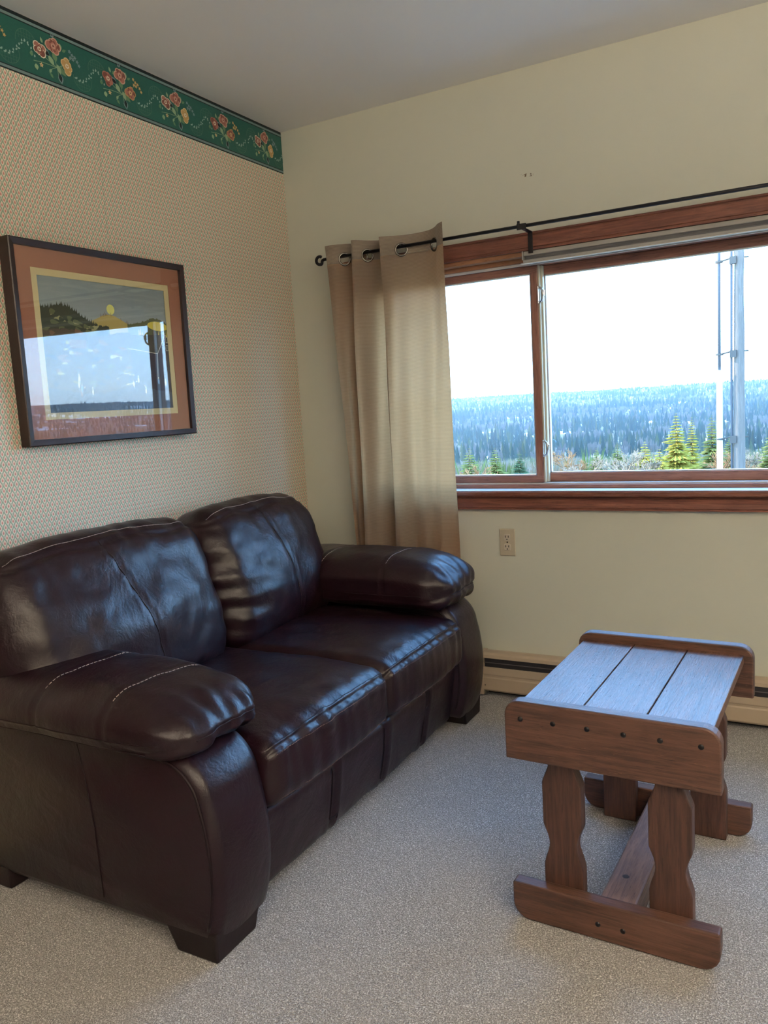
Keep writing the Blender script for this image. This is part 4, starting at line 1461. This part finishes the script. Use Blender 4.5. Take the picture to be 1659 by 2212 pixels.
# --- forest on the far slopes: far more trees than anyone could count
ta = NT('forest_leaf')
at_ = ta.n('ShaderNodeAttribute', attribute_name='tint')
m_forest = ta.set(at_.outputs['Color'], 0.9, 0.1)
def forest(name, n, dmin, dmax, label):
    r_ = np.random.default_rng(5)
    Vs, Fs, Cs = [], [], []
    k = 0
    a_all = np.where(r_.random(n) < 0.72, r_.uniform(-29, 0, n), r_.uniform(25, 62, n))
    u = r_.random(n)
    d_all = np.sqrt(dmin ** 2 + u * (dmax ** 2 - dmin ** 2))
    x_, y_ = 2 + d_all * np.sin(np.radians(a_all)), d_all * np.cos(np.radians(a_all))
    z_ = ground_z(x_, y_)
    kind = fbm(np.stack([x_ / 160, y_ / 90, 0 * x_ + 4], -1), 3)
    clear = fbm(np.stack([x_ / 150, y_ / 80, 0 * x_ + 30], -1), 2)
    slope = np.interp(d_all, [600, 1200, 2200], [0.10, 0.0, -0.16])
    for i in range(n):
        if clear[i] > 0.34: continue
        con = kind[i] + slope[i] + r_.normal() * 0.12 > -0.02
        x, y, z = x_[i], y_[i], z_[i]
        h = r_.uniform(9, 17) if con else r_.uniform(8, 13)
        if con:
            w = h * r_.uniform(0.16, 0.24)
            ph = r_.random() * 6.28
            V = []
            for (zz, rr_) in ((0.05, 1.0), (0.45, 0.62)):
                for j in range(6):
                    a = ph + j * PI / 3
                    q = 1.0 if j % 2 == 0 else 0.62
                    V.append((x + w * rr_ * q * math.cos(a), y + w * rr_ * q * math.sin(a), z + h * (zz + (0.05 if j % 2 else 0))))
            V += [(x, y, z + h * 0.66), (x, y, z + h)]
            F = [(k + j, k + (j + 1) % 6, k + 12) for j in range(6)] + [(k + 6 + j, k + 6 + (j + 1) % 6, k + 13) for j in range(6)]
            g = r_.uniform(0.7, 1.3)
            c = (0.015 * g, 0.027 * g, 0.018 * g, 1) if r_.random() < 0.8 else (0.034 * g, 0.041 * g, 0.014 * g, 1)
        else:
            w = h * 0.30
            V, F = [], []
            for q in range(5):
                a, sp_ = r_.random() * 6.28, r_.uniform(0.2, 1.0)
                tx, ty, tz = x + w * sp_ * math.cos(a), y + w * sp_ * math.sin(a), z + h * r_.uniform(0.75, 1.0)
                bx, by, bz = x + 0.35 * (tx - x), y + 0.35 * (ty - y), z + h * 0.15
                mx, my, mz = (tx + bx) / 2, (ty + by) / 2, z + h * 0.62
                kk = k + len(V)
                e = h * 0.075
                V += [(bx, by, bz), (mx - e, my - e * 0.5, mz), (mx + e, my - e * 0.5, mz), (mx, my + e, mz), (tx, ty, tz)]
                F += [(kk, kk + 2, kk + 1), (kk, kk + 3, kk + 2), (kk, kk + 1, kk + 3), (kk + 4, kk + 1, kk + 2), (kk + 4, kk + 2, kk + 3), (kk + 4, kk + 3, kk + 1)]
            g = r_.uniform(0.7, 1.3)
            snowy = d_all[i] > 1500 and r_.random() < 0.35
            c = (0.30 * g, 0.30 * g, 0.31 * g, 1) if snowy else (0.10 * g, 0.08 * g, 0.065 * g, 1)
        Vs += V
        Fs += F
        Cs += [c] * len(V)
        k += len(V)
    o = mesh_obj(name, Vs, Fs, m_forest)
    ca = o.data.color_attributes.new('tint', 'FLOAT_COLOR', 'POINT')
    ca.data.foreach_set('color', np.array(Cs, 'f').ravel())
    tag(o, label, 'forest', None, 'stuff')
    return o
forest('distant_forest', 24000, 470, 2700, 'dense mixed winter forest covering the far hillside')

def brush_belt():
    r_ = np.random.default_rng(9)
    V, F, C = [], [], []
    n = 2000
    a_all = np.radians(np.where(r_.random(n) < 0.75, r_.uniform(-28, 0, n), r_.uniform(28, 60, n)))
    d_all = np.sqrt(75 ** 2 + r_.random(n) * (480 ** 2 - 75 ** 2))
    x_, y_ = 2 + d_all * np.sin(a_all), d_all * np.cos(a_all)
    z_ = ground_z(x_, y_)
    for i in range(n):
        x, y, z = x_[i], y_[i], z_[i]
        h = r_.uniform(3.0, 6.5)
        p = r_.random()
        g = r_.uniform(0.75, 1.3)
        c = (0.21 * g, 0.14 * g, 0.08 * g, 1) if p < 0.4 else (0.17 * g, 0.14 * g, 0.105 * g, 1) if p < 0.75 else (0.085 * g, 0.105 * g, 0.030 * g, 1)
        k0 = len(V)
        for q in range(30):
            a, sp_ = r_.random() * 6.28, r_.uniform(0.1, 1.0)
            w = h * 0.55
            tx, ty, tz = x + w * sp_ * math.cos(a), y + w * sp_ * math.sin(a), z + h * r_.uniform(0.55, 1.0)
            mx, my, mz = x + 0.6 * (tx - x), y + 0.6 * (ty - y), z + 0.55 * (tz - z)
            e = h * (0.013 if p < 0.75 else 0.02)
            kk = len(V)
            V += [(x, y, z), (mx - e, my - e * 0.5, mz), (mx + e, my - e * 0.5, mz), (mx, my + e, mz), (tx, ty, tz)]
            F += [(kk, kk + 2, kk + 1), (kk, kk + 3, kk + 2), (kk, kk + 1, kk + 3), (kk + 4, kk + 1, kk + 2), (kk + 4, kk + 2, kk + 3), (kk + 4, kk + 3, kk + 1)]
        C += [c] * (len(V) - k0)
    o = mesh_obj('hillside_brush', V, F, m_forest)
    ca = o.data.color_attributes.new('tint', 'FLOAT_COLOR', 'POINT')
    ca.data.foreach_set('color', np.array(C, 'f').ravel())
    tag(o, 'tan winter brush and saplings on the slope below the window', 'brush', None, 'stuff')
brush_belt()

# --- nearer trees, each its own
def bark(name, c): return plain(name, c, 0.9, 0.1)
m_bark = bark('grey_brown_bark', (0.12, 0.09, 0.07))
m_bare = bark('pale_bare_twigs', (0.25, 0.19, 0.13))
m_rusty = bark('rusty_bare_twigs', (0.27, 0.145, 0.065))
m_needle = [plain('yellow_green_needles', (0.27, 0.20, 0.028), 0.8, 0.15), plain('mid_green_needles', (0.14, 0.135, 0.032), 0.8, 0.15), plain('deep_green_needles', (0.06, 0.085, 0.035), 0.8, 0.15)]


def place(azd, dist):
    a = math.radians(azd)
    return 2.094 + dist * math.sin(a), -3.046 + dist * math.cos(a)


def conifer(azd, dist, topel, wide, shade, label, seed):
    r_ = random.Random(seed)
    x, y = place(azd, dist)
    zt = 1.228 + dist * math.tan(math.radians(topel))
    zb = float(ground_z(x, y)) - 0.1
    h = zt - zb
    o = tag(empty('spruce_tree', (x, y, zb)), label, 'tree', 'evergreens below the window')
    MB().tube([(0, 0, 0), (0.02, 0, h * 0.5), (0, 0, h * 0.97)], [h * 0.018, h * 0.011, 0.02], 7).build('trunk', m_bark, o, local=True)
    V, F = [], []
    nl = 34
    for li in range(nl):
        t_ = li / (nl - 1)
        z = h * (0.10 + 0.88 * t_)
        R = h * wide * (1 - t_) ** 0.85 * r_.uniform(0.82, 1.15) + 0.12
        nb = int(13 - 6 * t_)
        for b in range(nb):
            a = 2 * PI * (b + r_.random()) / nb
            L = R * r_.uniform(0.65, 1.1)
            dr = -0.28 * L + r_.uniform(-0.1, 0.12) * L
            ca, sa = math.cos(a), math.sin(a)
            # a flat spray of needles: three fingers off one branch, each with some thickness
            for da, l2, off in ((0, 1.0, 0.0), (0.42, 0.72, 0.25), (-0.42, 0.72, 0.25)):
                c2, s2 = math.cos(a + da), math.sin(a + da)
                bx, by, bz = ca * L * off, sa * L * off, dr * off
                tip = (bx + c2 * L * l2 * (1 - off * 0.6), by + s2 * L * l2 * (1 - off * 0.6), z + bz + dr * l2 + 0.06 * L)
                w = 0.16 * L * l2
                k = len(V)
                mx, my, mz = bx + c2 * L * l2 * 0.45, by + s2 * L * l2 * 0.45, z + bz + dr * l2 * 0.5
                V += [(bx, by, z + bz), (mx - s2 * w, my + c2 * w, mz - 0.05 * L), (mx + s2 * w, my - c2 * w, mz - 0.05 * L), (mx, my, mz + 0.07 * L), tip]
                F += [(k, k + 1, k + 3), (k, k + 3, k + 2), (k + 1, k + 4, k + 3), (k + 3, k + 4, k + 2), (k, k + 2, k + 1), (k + 1, k + 2, k + 4)]
    mesh_obj('foliage', V, F, m_needle[shade], o, False, True)
    return o


def bare(azd, dist, topel, wide, mat, label, seed, name='bare_tree'):
    r_ = random.Random(seed)
    x, y = place(azd, dist)
    zt = 1.228 + dist * math.tan(math.radians(topel))
    zb = float(ground_z(x, y)) - 0.1
    h = zt - zb
    o = tag(empty(name, (x, y, zb)), label, 'tree', 'leafless trees below the window')
    tr, tw = MB(), MB()
    tr.tube([(0, 0, 0), (0.1, 0.05, h * 0.3), (0.0, 0.1, h * 0.55)], [h * 0.016, h * 0.012, h * 0.008], 6)
    cnt = [0]
    def grow(p, d, L, r, lev):
        if lev > 5 or cnt[0] > 2600: return
        cnt[0] += 1
        q = p + d * L
        tw.tube([p, q], [max(r, 0.013), max(r * 0.62, 0.012)], 3, False)
        for _ in range(3 if lev < 4 else 2):
            nd = (d + Vector((r_.gauss(0, wide), r_.gauss(0, wide), r_.gauss(0.10, 0.25)))).normalized()
            grow(p.lerp(q, r_.uniform(0.55, 1.0)), nd, L * r_.uniform(0.6, 0.8), r * 0.62, lev + 1)
    for i in range(7):
        a = r_.random() * 6.28
        zz = h * r_.uniform(0.15, 0.55)
        grow(Vector((0.05, 0.05, zz)), Vector((math.cos(a) * wide, math.sin(a) * wide, 0.9)).normalized(), h * 0.19, 0.085, 0)
    tr.build('trunk', m_bark, o, local=True)
    tw.build('twigs', mat, o, local=True, fixn=False)
    return o


conifer(-8.68, 62, -1.50, 0.30, 0, 'tall yellow green spruce, broadest of the group left of the pole', 1)
conifer(-7.70, 75, -1.85, 0.19, 0, 'slim spruce just right of the broad yellow green one', 2)
conifer(-6.45, 68, -1.75, 0.27, 1, 'dark green spruce right beside the white conduit', 3)
conifer(-10.7, 52, -3.35, 0.42, 0, 'short bushy yellow green spruce left of the tall ones', 4)
conifer(-9.75, 46, -3.9, 0.40, 0, 'small rounded evergreen between bushy and tall spruces', 12)
conifer(-12.5, 70, -3.35, 0.34, 1, 'green spruce left of centre in the wide pane', 5)
conifer(-20.9, 64, -3.30, 0.36, 1, 'middle green spruce seen through the narrow left pane', 6)
conifer(-22.7, 54, -3.20, 0.36, 1, 'green spruce beside the curtain edge in the left pane', 7)
conifer(-19.2, 70, -3.55, 0.36, 2, 'dark spruce at right in the narrow left pane', 8)
conifer(-2.9, 52, -3.0, 0.38, 1, 'broad evergreen at the far right edge of the window view', 9)
conifer(-13.9, 84, -3.7, 0.36, 1, 'rounded green spruce left of the mid-pane evergreen', 13)
conifer(-5.35, 80, -3.2, 0.34, 1, 'green spruce glimpsed between the white conduit and the pole', 14)
bare(-16.0, 60, -3.45, 0.62, m_rusty, 'rust coloured leafless tree just right of the window mullion', 21)
bare(-14.9, 56, -3.75, 0.60, m_bare, 'pale leafless tree in the middle of the window view', 22)
bare(-13.3, 58, -3.9, 0.58, m_bare, 'grey leafless tree left of the bushy spruce', 23)
bare(-11.7, 44, -3.85, 0.60, m_bare, 'low pale leafless tree in front of the green spruce', 24)
bare(-5.5, 48, -3.9, 0.60, m_rusty, 'tan leafless bush between the conduit and the pole', 25)
bare(-3.7, 57, -3.35, 0.62, m_bare, 'pale leafless tree immediately right of the pole', 26)
bare(-21.8, 46, -4.1, 0.60, m_rusty, 'low rusty brush at the foot of the left pane', 27)

# --- utility pole with a stand-off conduit
px, py = place(-4.80, 21)
pz = float(ground_z(px, py)) - 0.2
up_ = tag(empty('utility_pole', (px, py, pz)), 'weathered wooden utility pole with a white conduit outside the window', 'pole')
tp_ = NT('weathered_pole_wood')
g1 = tp_.noise(4, 5, 0.65, tp_.coord((9, 9, 0.5)), 1.0)
tp_.set(tp_.mix(g1, (0.06, 0.05, 0.042), (0.20, 0.175, 0.155)), 0.85, 0.2, tp_.bump(g1, 0.8, 0.03))
rp = random.Random(3)
pts = [(0.010 * rp.uniform(-1, 1), 0.010 * rp.uniform(-1, 1), z) for z in np.linspace(0, 11.5, 24)]
MB().tube(pts, [0.155 - 0.0028 * i + rp.uniform(-0.004, 0.004) for i in range(24)], 18).build('pole', tp_.m, up_, smooth=True, local=True)
m_cond = plain('white_conduit', (0.82, 0.82, 0.80), 0.4)
m_cable = plain('grey_cable', (0.075, 0.08, 0.09), 0.7, 0.2)
m_galv = plain('weathered_bracket', (0.07, 0.062, 0.055), 0.7, 0.2)
ax = Vector((math.cos(math.radians(4.8)), math.sin(math.radians(4.8)), 0))      # across the view, pole to the right
cx_ = -0.43
zc0 = 1.228 - pz
MB().tube([ax * cx_, ax * cx_ + Vector((0, 0, zc0 + 0.37))], 0.070, 14).build('conduit', m_cond, up_, smooth=True, local=True)
MB().tube([ax * cx_ + Vector((0, 0, zc0 + 0.37)), ax * cx_ + Vector((0, 0, zc0 + 5.5))], 0.034, 8).build('riser_cable', m_cable, up_, smooth=True, local=True)
MB().tube([ax * -0.155 + Vector((0, -0.03, 0.2)), ax * -0.165 + Vector((0, -0.03, zc0 + 1.2)), ax * -0.145 + Vector((0, -0.03, zc0 + 5.5))], 0.026, 8).build('ground_wire', m_cable, up_, smooth=True, local=True)
for el in (7.75, 2.05, -3.35):
    zz = zc0 + 21 * math.tan(math.radians(el)) * 1.02
    b_ = MB()
    b_.tube([ax * cx_ + Vector((0, 0, zz - 0.03)), ax * -0.2 + Vector((0, 0, zz + 0.02)), ax * 0.21 + Vector((0, 0, zz + 0.02))], 0.018, 8)
    b_.box(-0.19, -0.05, -0.17, -0.08, zz - 0.12, zz + 0.05)
    k_ = b_.build('standoff_bracket', m_galv, up_, local=True)
    MB().tube([ax * cx_ + Vector((0, 0, zz - 0.05)), ax * cx_ + Vector((0, 0, zz + 0.0))], 0.086, 12).build('collar', m_galv, k_, local=True)

# --- thin winter haze lying in the valley
hz_ = NT('winter_haze')
hz_.t.nodes.remove(hz_.b)
vs = hz_.n('ShaderNodeVolumeScatter')
vs.inputs['Color'].default_value = (0.62, 0.84, 1.0, 1)
vs.inputs['Density'].default_value = 0.00012
vs.inputs['Anisotropy'].default_value = 0.2
hz_.l(vs.outputs[0], hz_.out.inputs['Volume'])
hazo = MB().box(-3200, 5200, 110, 5400, -75, 70).build('valley_haze', hz_.m)
tag(hazo, 'thin blue winter haze over the far wooded hills', 'haze', None, 'stuff')
